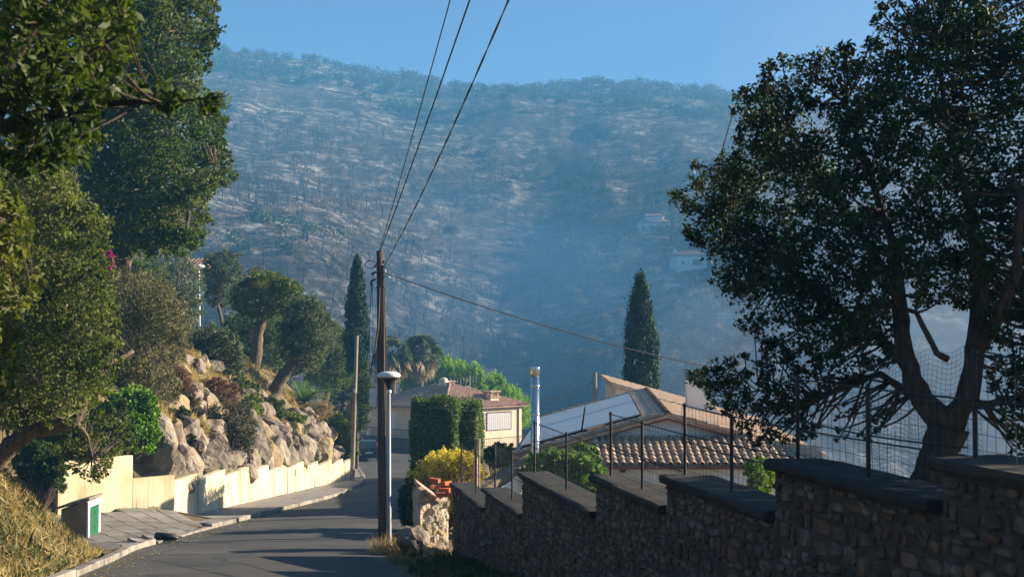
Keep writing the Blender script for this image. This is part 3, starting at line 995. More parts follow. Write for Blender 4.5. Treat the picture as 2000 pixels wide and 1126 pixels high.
# ------------------------------------------------------------------ poles, lamps, wires
pb = P(748, 1052, 33)
pb.z = Hs(pb.x, pb.y)
pt_ = P(742, 489, 33)
pole = thing('power_pole', 'tall brown wooden power pole beside the round-topped street lamp', 'pole', pb)
axis = pt_ - pb
def on_pole(py, dx=0.0, dy=0.0):
    t = (1052 - py) / (1052 - 489)
    return pb + axis * t + Vector((dx, dy, 0))
MB().tube([pb - Vector((0, 0, .3))] + [pb + axis * t + Vector((random.uniform(-.006, .006), 0, 0)) for t in (0.0, .15, .3, .45, .6, .75, .9, 1.0)],
          [.122, .118, .114, .109, .104, .099, .094, .089, .085], 14).build('post', M_WOOD, pole, smooth=True)
MB().tube([on_pole(845, .125, -.06), on_pole(1048, .125, -.06)], .035, 8).build('conduit', M_GALV, pole, smooth=True)
MB().tube([on_pole(520, .095, -.05), on_pole(640, .12, -.05), on_pole(760, .115, -.06), on_pole(850, .125, -.06)], .014, 6).build('riser_cable', M_WIRE, pole)
jb = MB(); c = on_pole(772, -.21, .0)
jb.box(c, (.16, .12, .42))
for k in range(7): jb.box(c + Vector((0, -.066, -.17 + k * .055)), (.14, .012, .03))
jb.tube([c + Vector((.02, 0, -.2)), c + Vector((.04, 0, -.42)), c + Vector((.12, 0, -.5))], .018, 6)
jb.build('junction_box', M_LAMPW, pole)
br = MB()
br.box(on_pole(531, 0, -.1), (.30, .05, .035)); br.box(on_pole(520, .09, -.08), (.08, .05, .05)); br.box(on_pole(560, 0, -.1), (.2, .012, .03))
br.tube([on_pole(531, -.12, -.1), on_pole(536, -.2, -.1)], .03, 6); br.tube([on_pole(545, -.1, -.1), on_pole(547, -.2, -.1), on_pole(556, -.21, -.1)], .03, 6)
br.build('bracket', M_IRON, pole)
for py, dx in ((512, .10), (520, -.11), (530, .13)):
    MB().lathe([(.012, -.03), (.035, -.02), (.022, 0), (.035, .02), (.02, .04)], on_pole(py, dx, -.1), 10).build('insulator', M_LAMPW if dx > .11 else M_IRON, pole)
lp = []
for k in range(25):
    a = 2 * math.pi * k / 24
    lp.append(on_pole(516, -.22 + .14 * math.cos(a), -.1) + Vector((0, 0, .095 * math.sin(a))))
MB().tube(lp, .011, 5, cap=False).build('cable_loop', M_WIRE, pole)
MB().tube([on_pole(548, -.2, -.1), on_pole(600, -.24, -.1), on_pole(700, -.33, -.1)], .008, 4).build('loose_cable', M_WIRE, pole)
MB().tube([on_pole(548, -.2, -.1), on_pole(620, -.18, -.1), on_pole(690, -.2, -.08)], .006, 4).build('loose_cable', M_WIRE, pole)
MB().tube([on_pole(560, .0, -.13), on_pole(640, -.05, -.14), on_pole(720, -.24, -.12), on_pole(728, -.25, -.12)], [.02, .028, .016, .006], 5).build('frayed_cable', M_WOOD, pole)

def wire(name, label, a, b, sag, r, twist=0):
    n_ = 40
    mb = MB()
    def base(t): return a + (b - a) * t - Vector((0, 0, sag * 4 * t * (1 - t)))
    if twist:
        for ph in (0, math.pi):
            mb.tube([base(k / 120) + Vector((math.cos(k * .9 + ph), 0, math.sin(k * .9 + ph))) * r * .55 for k in range(121)], r * .62, 4)
    else:
        mb.tube([base(k / n_) for k in range(n_ + 1)], r, 5)
    tag(mb.build(name, M_WIRE, None, a), label, 'wire', 'overhead cables at the power pole')
wire('overhead_wire', 'thinnest of three overhead cables, leftmost at the top of the picture', on_pole(497, -.03, -.1), Vector((2.85, -6, 8.3)), .25, .009)
wire('overhead_wire', 'middle one of the three overhead cables rising from the wooden pole', on_pole(505, -.06, -.1), Vector((3.35, -6, 8.15)), .32, .012)
wire('overhead_wire', 'thick twisted overhead cable, rightmost of the three rising from the pole', on_pole(522, .09, -.1), Vector((3.7, -6, 8.05)), .75, .013, 1)
wire('service_wire', 'thin black cable running right from the pole past the cypress', on_pole(533, .14, -.1), P(1620, 752, 47), .42, .017)

lb = P(760, 1081, 29)
lb.z = Hs(lb.x, lb.y)
lamp = thing('street_lamp', 'grey steel street lamp with a flat white mushroom head', 'street lamp', lb)
top = P(759.5, 768, 29)
MB().tube([lb - Vector((0, 0, .2)), lb, lb + (top - lb) * .3, lb + (top - lb) * .31, top], [.056, .054, .05, .043, .04], 14).build('post', M_GALV, lamp, smooth=True)
MB().lathe([(.048, 0), (.055, .03), (.055, .07), (.04, .08)], top, 14).build('collar', M_LAMPW, lamp, smooth=True)
MB().lathe([(.04, .08), (.05, .14), (.10, .24), (.19, .335), (.20, .35)], top, 16).build('cone', M_BLACK, lamp, smooth=True)
MB().lathe([(.10, .345), (.235, .352), (.252, .375), (.25, .41), (.225, .445), (.17, .468), (.09, .48), (.02, .485)], top, 24).build('head', M_LAMPW, lamp, smooth=True)

tp = P(687, 944, 66); tp.z = Hs(tp.x, tp.y)
tt = thing('telephone_pole', 'thin weathered wooden pole on the pavement before the ivy', 'pole', tp)
tq = P(697, 655, 66)
MB().tube([tp - Vector((0, 0, .2)), tp, tp + (tq - tp) * .4, tp + (tq - tp) * .41, tq], [.12, .118, .108, .105, .09], 10).build('post', M_GREYWOOD, tt, smooth=True)
c = tp + (tq - tp) * .63
MB().box(c + Vector((0, -.12, 0)), (.12, .08, .2)).build('terminal_box', M_LAMPW, tt)
MB().tube([c + Vector((.08, -.1, -.1)), c + Vector((.11, -.1, -1.2)), c + Vector((.09, -.1, -1.9))], .02, 5).build('cable', M_WIRE, tt)

sp_ = hit(391, 640, 60, 110); sp_.y = min(sp_.y, 78)
sp_ = on_ground(391, sp_.y)
st = thing('street_lamp', 'slim pale lamp post among the olive trees on the left bank', 'street lamp', sp_)
tq = P(388.5, 527, sp_.y)
MB().tube([sp_ - Vector((0, 0, .2)), tq], [.07, .05], 10).build('post', M_LAMPW, st, smooth=True)
MB().lathe([(.03, 0), (.1, .1), (.34, .17), (.36, .22), (.25, .3), (.05, .33)], tq, 16).build('head', M_LAMPW, st, smooth=True)

# small bin at the bend
bb = P(686, 932, 67.5); bb.z = Hs(bb.x, bb.y) + .1
bn = thing('litter_bin', 'small dark green litter bin behind the thin wooden pole', 'bin', bb)
MB().lathe([(.15, 0), (.17, .02), (.18, .5), (.19, .52)], bb, 12).build('drum', M_MESHG, bn)
MB().lathe([(.2, .52), (.2, .56), (.1, .62)], bb, 12).build('lid', M_BLACK, bn)

# black debris on the kerb
db = P(325, 1050, 32.3); db.z = Hs(db.x, db.y) + .16
de = thing('plastic_debris', 'charred black plastic pipe and rags lying on the driveway kerb', 'debris', db)
MB().tube([db + Vector((-.26, .05, .09)), db + Vector((-.1, .0, .09)), db + Vector((.22, -.05, .08))], [.095, .09, .075], 10).build('pipe', M_BLACK, de, smooth=True)
rg = MB()
for k in range(26):
    c = db + Vector((random.uniform(-.15, .36), random.uniform(-.2, .1), random.uniform(.0, .1)))
    rg.add([c + Vector((random.uniform(-.09, .09), random.uniform(-.09, .09), random.uniform(-.05, .06))) for _ in range(4)], [(0, 1, 2), (0, 2, 3), (1, 3, 2)])
rg.build('rag', M_BLACK, de)

# ------------------------------------------------------------------ utility hut with green doors
ub = Vector((-10.3, 32.4, -5.12))
ut = thing('utility_hut', 'small rendered meter hut with green doors at the drive entrance', 'hut', ub)
ww, dp = 0.62, 0.95
zf = -5.2
# body: x from -ww..0, y from 0..dp; mono-pitch roof rising towards the doors
MB().prism([ub + Vector(v) for v in [(-ww, 0, -.3), (0, 0, -.3), (0, 0, .98), (-ww, 0, .80)]], (0, dp, 0)).build('wall', M_EARTH, ut)
MB().prism([ub + Vector(v) for v in [(-ww - .08, -.06, .80), (.07, -.06, 1.02), (.07, -.06, 1.08), (-ww - .08, -.06, .86)]], (0, dp + .12, 0)).build('roof_slab', M_CONC, ut)
fr = MB()
fr.box(ub + Vector((.02, .06, .36)), (.04, .12, 1.22)); fr.box(ub + Vector((.02, dp - .06, .36)), (.04, .12, 1.22)); fr.box(ub + Vector((.018, dp / 2, .9)), (.036, dp - .24, .14))
fr.build('door_surround', M_WHITE, ut)
for k in range(2):
    w2 = (dp - .25) / 2
    d_ = MB(); cy = .125 + w2 * (k + .5)
    d_.box(ub + Vector((.028, cy, .3)), (.03, w2 - .012, 1.04))
    for z_ in (-.05, .3, .65): d_.box(ub + Vector((.046, cy, z_)), (.012, w2 - .08, .05))
    d_.build('door', M_GREEND, ut)

# ------------------------------------------------------------------ cars
def car(label, paint, loc, rz, dark_glass=True):
    M = Matrix.Translation(loc) @ Matrix.Rotation(rz, 4, 'Z')
    t = thing('parked_car', label, 'car', loc, 'cars parked at the bend')
    def T(v): return M @ Vector(v)
    mb = MB()
    stn = [(-1.86, .62, .74, .36), (-1.80, .75, .88, .28), (-1.2, .81, .92, .24), (-.2, .82, .93, .24), (.7, .82, .93, .24), (1.05, .80, .90, .24), (1.6, .76, .76, .26), (1.82, .60, .62, .34)]
    vs = []
    for y, hw, zt, zb in stn:
        ring = [(-hw * .93, zb), (-hw, .5), (-hw * .985, zt - .08), (-hw * .92, zt), (hw * .92, zt), (hw * .985, zt - .08), (hw, .5), (hw * .93, zb)]
        vs += [T((x, y, z)) for x, z in ring]
    n_ = 8
    fs = [(i * n_ + k, i * n_ + (k + 1) % n_, (i + 1) * n_ + (k + 1) % n_, (i + 1) * n_ + k) for i in range(len(stn) - 1) for k in range(n_)]
    fs += [tuple(range(n_)), tuple(range((len(stn) - 1) * n_, len(stn) * n_))[::-1]]
    mb.add(vs, fs)
    lo = [(-.74, -1.80), (.74, -1.80), (.76, .95), (-.76, .95)]; hi = [(-.56, -1.52), (.56, -1.52), (.57, .18), (-.57, .18)]
    mid = [(-.60, -1.56), (.60, -1.56), (.61, .24), (-.61, .24)]
    vs = [T((x, y, .90)) for x, y in lo] + [T((x, y, 1.40)) for x, y in mid] + [T((x * .93, y * .97, 1.48)) for x, y in hi]
    fs = [(l * 4 + k, l * 4 + (k + 1) % 4, (l + 1) * 4 + (k + 1) % 4, (l + 1) * 4 + k) for l in range(2) for k in range(4)] + [(8, 9, 10, 11)]
    mb.add(vs, fs)
    mb.build('body', paint, t)
    def panel(a, b, c, d, name, m, off=.008, inset=.06):
        a, b, c, d = (Vector(v) for v in (a, b, c, d))
        ce = (a + b + c + d) / 4
        nrm = (b - a).cross(d - a).normalized()
        if nrm.dot(ce - Vector((0, -.3, 1.0))) < 0: nrm = -nrm
        q = [v + (ce - v) * inset + nrm * off for v in (a, b, c, d)]
        return MB().prism([T(v - nrm * .02) for v in q], T(nrm * .02) - T((0, 0, 0))).build(name, m, t)
    L0, L1, L2, L3 = [(x, y, .92) for x, y in lo]; H0, H1, H2, H3 = [(x, y, 1.39) for x, y in mid]
    panel(L0, L1, H1, H0, 'rear_window', M_GLASS, inset=.14)
    panel(L1, L2, H2, H1, 'side_window', M_GLASS, inset=.1); panel(L0, L3, H3, H0, 'side_window', M_GLASS, inset=.1); panel(L3, L2, H2, H3, 'windscreen', M_GLASS, inset=.08)
    red = MATS.get('tail_red') or plain('tail_red', (0.45, 0.02, 0.02), 0.25)
    for s in (-1, 1):
        MB().prism([T(v) for v in [(s * .74, -1.80, .95), (s * .63, -1.83, .95), (s * .57, -1.60, 1.34), (s * .62, -1.57, 1.34)]], T((0, -.03, 0)) - T((0, 0, 0))).build('tail_light', red, t)
        MB().box(T((s * .66, -1.86, .50)), (.16, .04, .07), rz).build('reflector', red, t)
    MB().box(T((0, -1.87, .66)), (.50, .02, .11), rz).build('number_plate', M_SHUT, t)
    bm_ = MB(); bm_.box(T((0, -1.84, .42)), (1.48, .12, .22), rz); bm_.box(T((0, -1.845, .31)), (1.3, .1, .06), rz)
    o = bm_.build('bumper', M_IRON, t); b_ = o.modifiers.new('bevel', 'BEVEL'); b_.width = .03; b_.segments = 2
    MB().tube([T((-.02, -1.79, .97)), T((.22, -1.76, 1.02))], .008, 4).build('wiper', M_BLACK, t)
    MB().tube([T((0, -1.845, .80)), T((0, -1.875, .80))], .045, 12).build('emblem', M_GALV, t)
    for s in (-1, 1):
        MB().box(T((s * .9, .62, .98)), (.16, .09, .12), rz).build('mirror', paint, t)
        for y in (-1.2, 1.2):
            c = T((s * .72, y, .29))
            ax = T((s * .11, 0, 0)) - T((0, 0, 0))
            w_ = thing('wheel', None, None, c); w_.parent = t; w_.location = Vector(c) - ORG[t.name]
            MB().tube([c - ax, c + ax * .92], .29, 16).build('tyre', M_BLACK, w_)
            MB().tube([c + ax * .92, c + ax], .18, 12).build('rim', M_GALV, w_)
    return t
navy = mat('navy_paint', [(0.022, 0.03, 0.045), (0.032, 0.042, 0.06)], 0.25, 3, spec=0.6)
maroon = mat('maroon_paint', [(0.10, 0.02, 0.025), (0.13, 0.025, 0.03)], 0.3, 3, spec=0.6)
cp = P(713, 903, 99); cp.z = float(g(np.array(99.0))) + .03
car('dark navy hatchback parked at the bend with its tail towards us', navy, cp + Vector((0, 1.85, 0)), math.radians(9))
cp2 = Vector((-13.0, 107.0, float(g(np.array(107.0))) + .03))
car('maroon car mostly hidden in front of the dark hatchback', maroon, cp2, math.radians(20))
# ------------------------------------------------------------------ roofs and houses
def clip_poly_line(poly2, e):
    """poly2: (e,u) points; the u-range of the line e=const inside the polygon"""
    us = []
    for (e0, u0), (e1, u1) in zip(poly2, poly2[1:] + poly2[:1]):
        if (e0 - e) * (e1 - e) < 0:
            us.append(u0 + (u1 - u0) * (e - e0) / (e1 - e0))
    return (min(us), max(us)) if len(us) >= 2 else None

def roof_frame(poly):
    a, b = poly[0], poly[1]
    E = (b - a).normalized()
    n_ = E.cross(poly[-1] - a).normalized()
    if n_.z < 0: n_ = -n_
    U = n_.cross(E).normalized()
    if U.z < 0: U = -U
    return a, E, U, n_

def tile_geo(L_, r0, r1, seg=6, th=0.014):
    vs, fs = [], []
    for u, r, lift in ((0, r0, .02), (L_, r1, .0)):
        for rr in (r, r - th):
            for k in range(seg + 1):
                a = math.pi * k / seg
                vs.append((rr * math.cos(a), u, rr * math.sin(a) * .9 + lift))
    m = seg + 1
    for k in range(seg):
        fs += [(k, k + 1, 2 * m + k + 1, 2 * m + k), (m + k + 1, m + k, 3 * m + k, 3 * m + k + 1), (m + k, m + k + 1, k + 1, k)]
    return vs, fs

def tile_ribs(poly, pitch=.235, step=.36, r=.088, seg=4, mb=None):
    a, E, U, n_ = roof_frame(poly)
    p2 = [((p - a).dot(E), (p - a).dot(U)) for p in poly]
    e = min(q[0] for q in p2) + pitch * .5
    mb = mb or MB()
    gv, gf = tile_geo(step + .05, r, r * .82, seg)
    while e < max(q[0] for q in p2):
        ur = clip_poly_line(p2, e)
        if ur:
            u = ur[0] - .03
            while u < ur[1] - .08:
                L_ = min(step, ur[1] - u)
                mb.add([a + E * (e + x) + U * (u + y * min(1, (L_ + .05) / (step + .05))) + n_ * (z + .012) for x, y, z in gv], gf)
                u += step
        e += pitch
    return mb

def roof_slab(poly, th=.1):
    a, E, U, n_ = roof_frame(poly)
    return MB().prism([p for p in poly], -n_ * th)

# ---- white house on the right
WH = thing('white_house', 'white villa with tan barrel tile roofs below the fence', 'house', (5, 45, -7.2))
D = Vector((1.1, 17.5, 0))
yF = 42.5
gz = -7.3
gab = [Vector(v) for v in [(0.35, yF, gz), (9.5, yF, gz), (9.5, yF, -4.06), (4.9, yF, -2.83), (0.35, yF, -4.03)]]
MB().prism(gab, D).build('wall', M_WHITE, WH)
A0, R0, E0 = Vector((0.0, yF - .3, -3.97)), Vector((4.9, yF - .3, -2.66)), Vector((9.85, yF - .3, -3.98))
left = [A0 + D, A0, R0, R0 + D]
right = [E0, E0 + D, R0 + D, R0]
rl = roof_slab(left).build('roof', M_TILE, WH)
rr_ = roof_slab(right).build('roof', M_TILE, WH)
o = tile_ribs(right).build('roof_tile_course', M_TILE, rr_, ORG[WH.name]); o['kind'] = 'stuff'
# left slope: tiles only where they show, round the two big sheets
def lp_(s, t): return A0 + D * s + (R0 - A0) * t
for q in ([lp_(.055, 0), lp_(0.0, 0), lp_(0.0, 1), lp_(.055, 1)], [lp_(1, .86), lp_(.056, .86), lp_(.056, 1), lp_(1, 1)], [lp_(1, 0), lp_(.86, 0), lp_(.86, .86), lp_(1, .86)]):
    o = tile_ribs(q).build('roof_tile_course', M_TILE, rl, ORG[WH.name]); o['kind'] = 'stuff'
nl = roof_frame(left)[3]
for t0, t1 in ((.05, .45), (.465, .84)):
    q = [lp_(.06, t0), lp_(.06, t1), lp_(.85, t1), lp_(.85, t0)]
    MB().prism([p + nl * .16 for p in q], nl * .035).build('roof_sheet', M_PANEL, WH)
    fr = MB()
    for p_, q_ in zip(q, q[1:] + q[:1]):
        fr.tube([p_ + nl * .05, q_ + nl * .05], .06, 4)
    fr.build('sheet_frame', M_IRON, WH)
# ridge tiles and verge tiles, one by one
gv, gf = tile_geo(.42, .12, .10, 6)
def cap_row(p, q, name, parent, n_up=None, step=.38, m=M_TILE):
    U = (q - p).normalized(); E = U.cross(Vector((0, 0, 1))).normalized(); nn = E.cross(U)
    k = int((q - p).length / step)
    first = None
    for i in range(k):
        if first is None:
            first = MB().add([E * x + U * y + nn * z for x, y, z in gv], gf).build(name, m, parent, (0, 0, 0)); o = first
        else:
            o = first.copy(); COL.objects.link(o)
        o.location = p + U * (step * i) - ORG[parent.name]
cap_row(R0 + Vector((0, 0, .03)), R0 + D + Vector((0, 0, .03)), 'ridge_tile', WH)
cap_row(A0 + Vector((0, .02, .03)), R0 + Vector((0, .02, .03)), 'verge_tile', WH)
cap_row(E0 + Vector((0, .02, .03)), R0 + Vector((0, .02, .03)), 'verge_tile', WH)
cap_row(A0 + D + Vector((0, 0, .03)), R0 + D + Vector((0, 0, .03)), 'verge_tile', WH)
for a, b in ((A0, R0), (R0, E0)):
    MB().prism([a + Vector((0, .04, -.03)), b + Vector((0, .04, -.03)), b + Vector((0, .04, -.17)), a + Vector((0, .04, -.17))], (0, .05, 0)).build('bargeboard', M_GUTTER, WH)
MB().tube([A0 + Vector((-.03, -.05, -.08)), A0 + D + Vector((-.03, 0, -.08))], .07, 6).build('gutter', M_IRON, WH)
# back block with its own single slope
bk = [Vector(v) for v in [(9.3, 61, -3.75), (9.6, 71, -3.75), (4.75, 71, -2.45), (4.6, 61, -2.45)]]
bo = roof_slab(bk, .14).build('roof', M_TILE, WH)
o = tile_ribs(bk).build('roof_tile_course', M_TILE, bo, ORG[WH.name]); o['kind'] = 'stuff'
MB().prism([Vector(v) for v in [(4.75, 61.2, gz), (9.2, 61.2, gz), (9.2, 61.2, -3.9), (4.75, 61.2, -2.65)]], (0.2, 9.6, 0)).build('wall', M_CREAM, WH)
# lean-to with individual barrel tiles
y0, y1, z0, z1 = 40.0, yF - .05, -4.02, -3.36
lt_ = [Vector((2.5, y0, z0)), Vector((9.35, y0, z0)), Vector((9.35, y1 - 1.9, z0 + .5)), Vector((7.35, y1, z1)), Vector((2.5, y1, z1))]
lo_ = roof_slab(lt_, .09).build('roof', M_TILE, WH)
a, E, U, n_ = roof_frame(lt_)
p2 = [((p - a).dot(E), (p - a).dot(U)) for p in lt_]
gv2, gf2 = tile_geo(.40, .092, .074, 6)
first = None
e = .12
while e < 6.8:
    ur = clip_poly_line(p2, e)
    u = ur[0] - .05
    while u < ur[1] - .2:
        if first is None:
            first = MB().add([E * x + U * y + n_ * z for x, y, z in gv2], gf2).build('roof_tile', M_TILE, lo_, (0, 0, 0)); o = first
        else:
            o = first.copy(); COL.objects.link(o)
        o.location = a + E * (e + random.uniform(-.008, .008)) + U * u + n_ * (.012 + random.uniform(0, .006)) - ORG[WH.name]
        o.rotation_euler = (0, 0, random.uniform(-.03, .03))
        u += .352
    e += .236
MB().tube([Vector((2.45, y0 - .06, z0 - .07)), Vector((9.4, y0 - .06, z0 - .07))], .055, 8).build('gutter', M_GUTTER, WH)
# porch wall with arches
def arch_wall(x0, x1, y, th, zb, zt, arches, m, parent):
    mb = MB()
    xs = x0
    for ax, aw, az in arches:
        mb.box(((xs + ax - aw / 2) / 2, y, (zb + zt) / 2), (ax - aw / 2 - xs, th, zt - zb))
        n = 12
        pts = [(ax - aw / 2 * math.cos(math.pi * k / n), az + .32 * math.sin(math.pi * k / n)) for k in range(n + 1)]
        for (xa, za), (xb, zb_) in zip(pts[:-1], pts[1:]):
            mb.prism([(xa, y - th / 2, za), (xb, y - th / 2, zb_), (xb, y - th / 2, zt), (xa, y - th / 2, zt)], (0, th, 0))
        xs = ax + aw / 2
    mb.box(((xs + x1) / 2, y, (zb + zt) / 2), (x1 - xs, th, zt - zb))
    return mb.build('porch_wall', m, parent)
arch_wall(2.65, 9.2, y0 + .35, .28, gz, z0 - .02, [(4.25, 1.5, -4.93), (6.95, 1.5, -4.93)], M_WHITE, WH)
MB().box((5.9, 42.35, -6), (6.4, .1, 2.6)).build('porch_back', M_CREAM, WH)
lmp = MB(); lmp.box((3.32, y0 + .15, -4.2), (.16, .14, .1)); lmp.box((3.32, y0 + .18, -4.1), (.05, .05, .1))
lmp.build('wall_light', M_BLACK, WH)
# grey masonry chimney with slatted cowl
cx, cy = 7.0, 51.5
ch = MB().box((cx, cy, -3.0), (.55, .55, 2.2)).build('chimney', M_WHITE, WH)
MB().prism([(cx + .275, cy - .25, -2.3), (cx + .275, cy - .25, -3.7), (cx + 1.4, cy - .25, -3.7)], (0, .5, 0)).build('buttress', M_WHITE, ch, ORG[WH.name])
cw = MB()
for k in range(4): cw.box((cx, cy, -1.86 + k * .11), (.62, .62, .045))
cw.box((cx, cy, -1.72), (.38, .38, .42))
cw.build('cowl', M_IRON, ch, ORG[WH.name])
# tall steel flue at the corner
fb = P(1045, 905, 41.3)
fl = thing('steel_flue', 'tall shiny steel flue pipe at the corner of the white villa', 'flue', Vector((fb.x, fb.y, Hs(fb.x, fb.y))))
ft = P(1045, 716, 41.3)
MB().tube([Vector((fb.x, fb.y, Hs(fb.x, fb.y) - .1)), ft - Vector((0, 0, .3))], .135, 20).build('pipe', M_STEEL, fl, smooth=True)
for z_ in (-.62, -1.5, -2.3): MB().lathe([(.138, 0), (.148, .01), (.148, .05), (.138, .06)], ft + Vector((0, 0, z_)), 20).build('joint_band', M_STEEL, fl, smooth=True)
MB().lathe([(.10, -.32), (.12, -.28), (.155, -.2), (.155, -.02), (.15, 0.0), (.06, .01)], ft, 20).build('cowl', M_STEEL, fl, smooth=True)

# ---- low garden walls and shed edge between fence and house
lw = thing('garden_wall', 'low white garden wall with a sloping tiled top beyond the fence', 'wall', (0, 33, -6))
MB().prism([P(940, 975, 33), P(1035, 915, 35), P(1035, 1010, 35), P(940, 1010, 33)], (.05, .3, 0)).build('wall', M_WHITE, lw)
MB().prism([P(936, 958, 33.2), P(1036, 899, 35.2), P(1036, 912, 35.2), P(936, 972, 33.2)], (.05, .7, .18)).build('tiled_top', M_EARTH, lw)

# ---- cream house at the bend
CH = thing('cream_house', 'cream single storey house with red tiled hip roof behind the clipped hedge', 'house', (-5.4, 108, -9.7))
K = Vector((-5.4, 108, 0)); dl = Vector((-.7, .714, 0)).normalized(); dr_ = Vector((.714, .7, 0)).normalized()
Wl, Wr = 9.7, 8.7
ez = -6.35
def cp3(a, b, z): return Vector((K.x, K.y, 0)) + dl * a + dr_ * b + Vector((0, 0, z))
MB().prism([cp3(0, 0, -9.9), cp3(Wl, 0, -9.9), cp3(Wl, Wr, -9.9), cp3(0, Wr, -9.9)], (0, 0, 9.9 + ez)).build('wall', M_CREAM, CH)
ov = .45
c1, c2, c3, c4 = cp3(-ov, -ov, ez), cp3(Wl + ov, -ov, ez), cp3(Wl + ov, Wr + ov, ez), cp3(-ov, Wr + ov, ez)
r1, r2 = cp3(Wr / 2, Wr / 2, ez + 1.75), cp3(Wl - Wr / 2 + .3, Wr / 2, ez + 1.75)
for q in ([c2, c1, r1, r2], [c1, c4, r1], [c4, c3, r2, r1], [c3, c2, r2]):
    s_ = roof_slab(q, .1).build('roof', M_TILER, CH)
    o = tile_ribs(q, .3, .45, .11, 3).build('roof_tile_course', M_TILER, s_, ORG[CH.name]); o['kind'] = 'stuff'
for a, b in ((c1, r1), (c2, r2), (r1, r2), (c4, r1)):
    cap_row(a + Vector((0, 0, .06)), b + Vector((0, 0, .06)), 'hip_tile', CH, m=M_TILER)
MB().lathe([(.5, 0), (.42, .2), (.45, .22), (.36, .42), (.4, .44), (.25, .62), (.1, .66)], r1 * .4 + r2 * .6 - Vector((0, 0, .1)), 10).build('roof_vent', M_CREAM, CH)
nl_, nr2 = -dr_, -dl
def wall_box(o_, ax, nrm, w_, h_, d_, name, m, parent=CH):
    mb = MB()
    a = o_ - ax * w_ / 2
    mb.prism([a, a + ax * w_, a + ax * w_ + Vector((0, 0, h_)), a + Vector((0, 0, h_))], nrm * d_)
    return mb.build(name, m, parent, ORG[CH.name])
# right-hand wall: white roller shutter with grille
wo = cp3(0, 6.0, -8.3)
fr = wall_box(wo - Vector((0, 0, .06)), dr_, nr2, 2.9, 1.55, .03, 'window', M_IRON)
sh = wall_box(wo + nr2 * .032, dr_, nr2, 2.76, 1.42, .02, 'shutter', M_SHUT, fr)
gl = MB()
for k in range(14):
    p = wo + nr2 * .1 + dr_ * (-1.4 + k * .215)
    gl.tube([p, p + Vector((0, 0, 1.45))], .012, 4)
gl.tube([wo + nr2 * .1 - dr_ * 1.45 + Vector((0, 0, 1.45)), wo + nr2 * .1 + dr_ * 1.45 + Vector((0, 0, 1.45))], .02, 4)
gl.build('grille', M_IRON, fr, ORG[CH.name])
wall_box(cp3(0, Wr - .25, -9.9), dr_, nr2, .3, 3.4, .12, 'corner_pilaster', M_CREAM)
rl_ = MB()
for k in range(40):
    p = cp3(-1.0, .3 + k * .21, -9.9)
    rl_.tube([p, p + Vector((0, 0, 1.0))], .014, 4)
rl_.tube([cp3(-1.0, .3, -8.9), cp3(-1.0, 8.6, -8.9)], .025, 4)
rl_.build('terrace_railing', M_IRON, CH)
# left-hand wall: arched porch, shuttered window, stone pier, balcony
ao = cp3(2.6, 0, -9.3)
ar = MB(); n = 12
pts = [(-1.05, 0)] + [(-1.05 * math.cos(math.pi * k / n), 1.55 + .75 * math.sin(math.pi * k / n)) for k in range(n + 1)] + [(1.05, 0)]
ar.prism([ao + dl * x + Vector((0, 0, z)) for x, z in pts], nl_ * .02)
ar.build('porch_arch', MATS.setdefault('porch_shade', mat('shaded_porch_render', [(0.34, 0.27, 0.2), (0.42, 0.34, 0.26)], .9, 2)), CH)  # flat arch plate; the porch's shade is painted in as darker cream
w1 = cp3(6.9, 0, -8.6)
f2 = wall_box(w1 - Vector((0, 0, .08)), dl, nl_, 1.6, 1.95, .04, 'window', M_WHITE)
for k in range(14): wall_box(w1 + nl_ * .045 + Vector((0, 0, .03 + k * .125)), dl, nl_, 1.4, .1, .02, 'slat', M_SHUT, f2)
wall_box(cp3(.8, 0, -9.9), dl, nl_, 1.1, 2.4, .25, 'stone_pier', M_STONE)
MB().prism([cp3(.1, -.02, ez - .55), cp3(1.6, -.02, ez - .55), cp3(1.6, -.02, ez - .05), cp3(.1, -.02, ez - .05)], nl_ * .3).build('lintel', M_CREAM, CH)
b2 = MB()
for k in range(60):
    p = cp3(.1 + k * .16, -2.2, -9.0)
    b2.tube([p, p + Vector((0, 0, .95))], .014, 4)
b2.tube([cp3(.1, -2.2, -8.05), cp3(9.6, -2.2, -8.05)], .025, 4)
b2.build('balcony_railing', M_IRON, CH)
MB().prism([cp3(-.5, -2.35, -10.2), cp3(12, -2.35, -10.2), cp3(12, 0, -10.2), cp3(-.5, 0, -10.2)], (0, 0, 1.2)).build('terrace_wall', M_STONE, CH)
# chimneys
def chimney(c, w_, h_, name='chimney'):
    b_ = MB().box(c + Vector((0, 0, h_ / 2)), (w_, w_, h_), math.radians(44)).build(name, M_CREAM, CH)
    k = MB()
    k.box(c + Vector((0, 0, h_ + .03)), (w_ * 1.25, w_ * 1.25, .07), math.radians(44))
    for sx in (-1, 1):
        for sy in (-1, 1):
            k.box(c + dl * (sx * w_ * .38) + dr_ * (sy * w_ * .38) + Vector((0, 0, h_ + .26)), (.18, .18, .4), math.radians(44))
    k.box(c + Vector((0, 0, h_ + .5)), (w_ * 1.35, w_ * 1.35, .08), math.radians(44), top=.9)
    k.build('cowl', M_TILE, b_, ORG[CH.name])
pc = P(959, 797, 113); chimney(pc - Vector((0, 0, .5)), .95, 1.45)
pc = P(877, 757, 118); chimney(pc - Vector((0, 0, .8)), .7, .9)
dish = P(916, 763, 116)
di = thing('satellite_dish', 'round white satellite dish on the cream house roof', 'dish', dish - Vector((0, 0, .9)))
MB().tube([dish - Vector((0, 0, 1.2)), dish], .03, 6).build('mast', M_GALV, di)
mb = MB()
nv = Vector((.5, -.8, .35)).normalized(); ax = nv.cross(Vector((0, 0, 1))).normalized(); ay = ax.cross(nv)
rings = [(0, -.12), (.2, -.1), (.36, -.05), (.45, 0)]
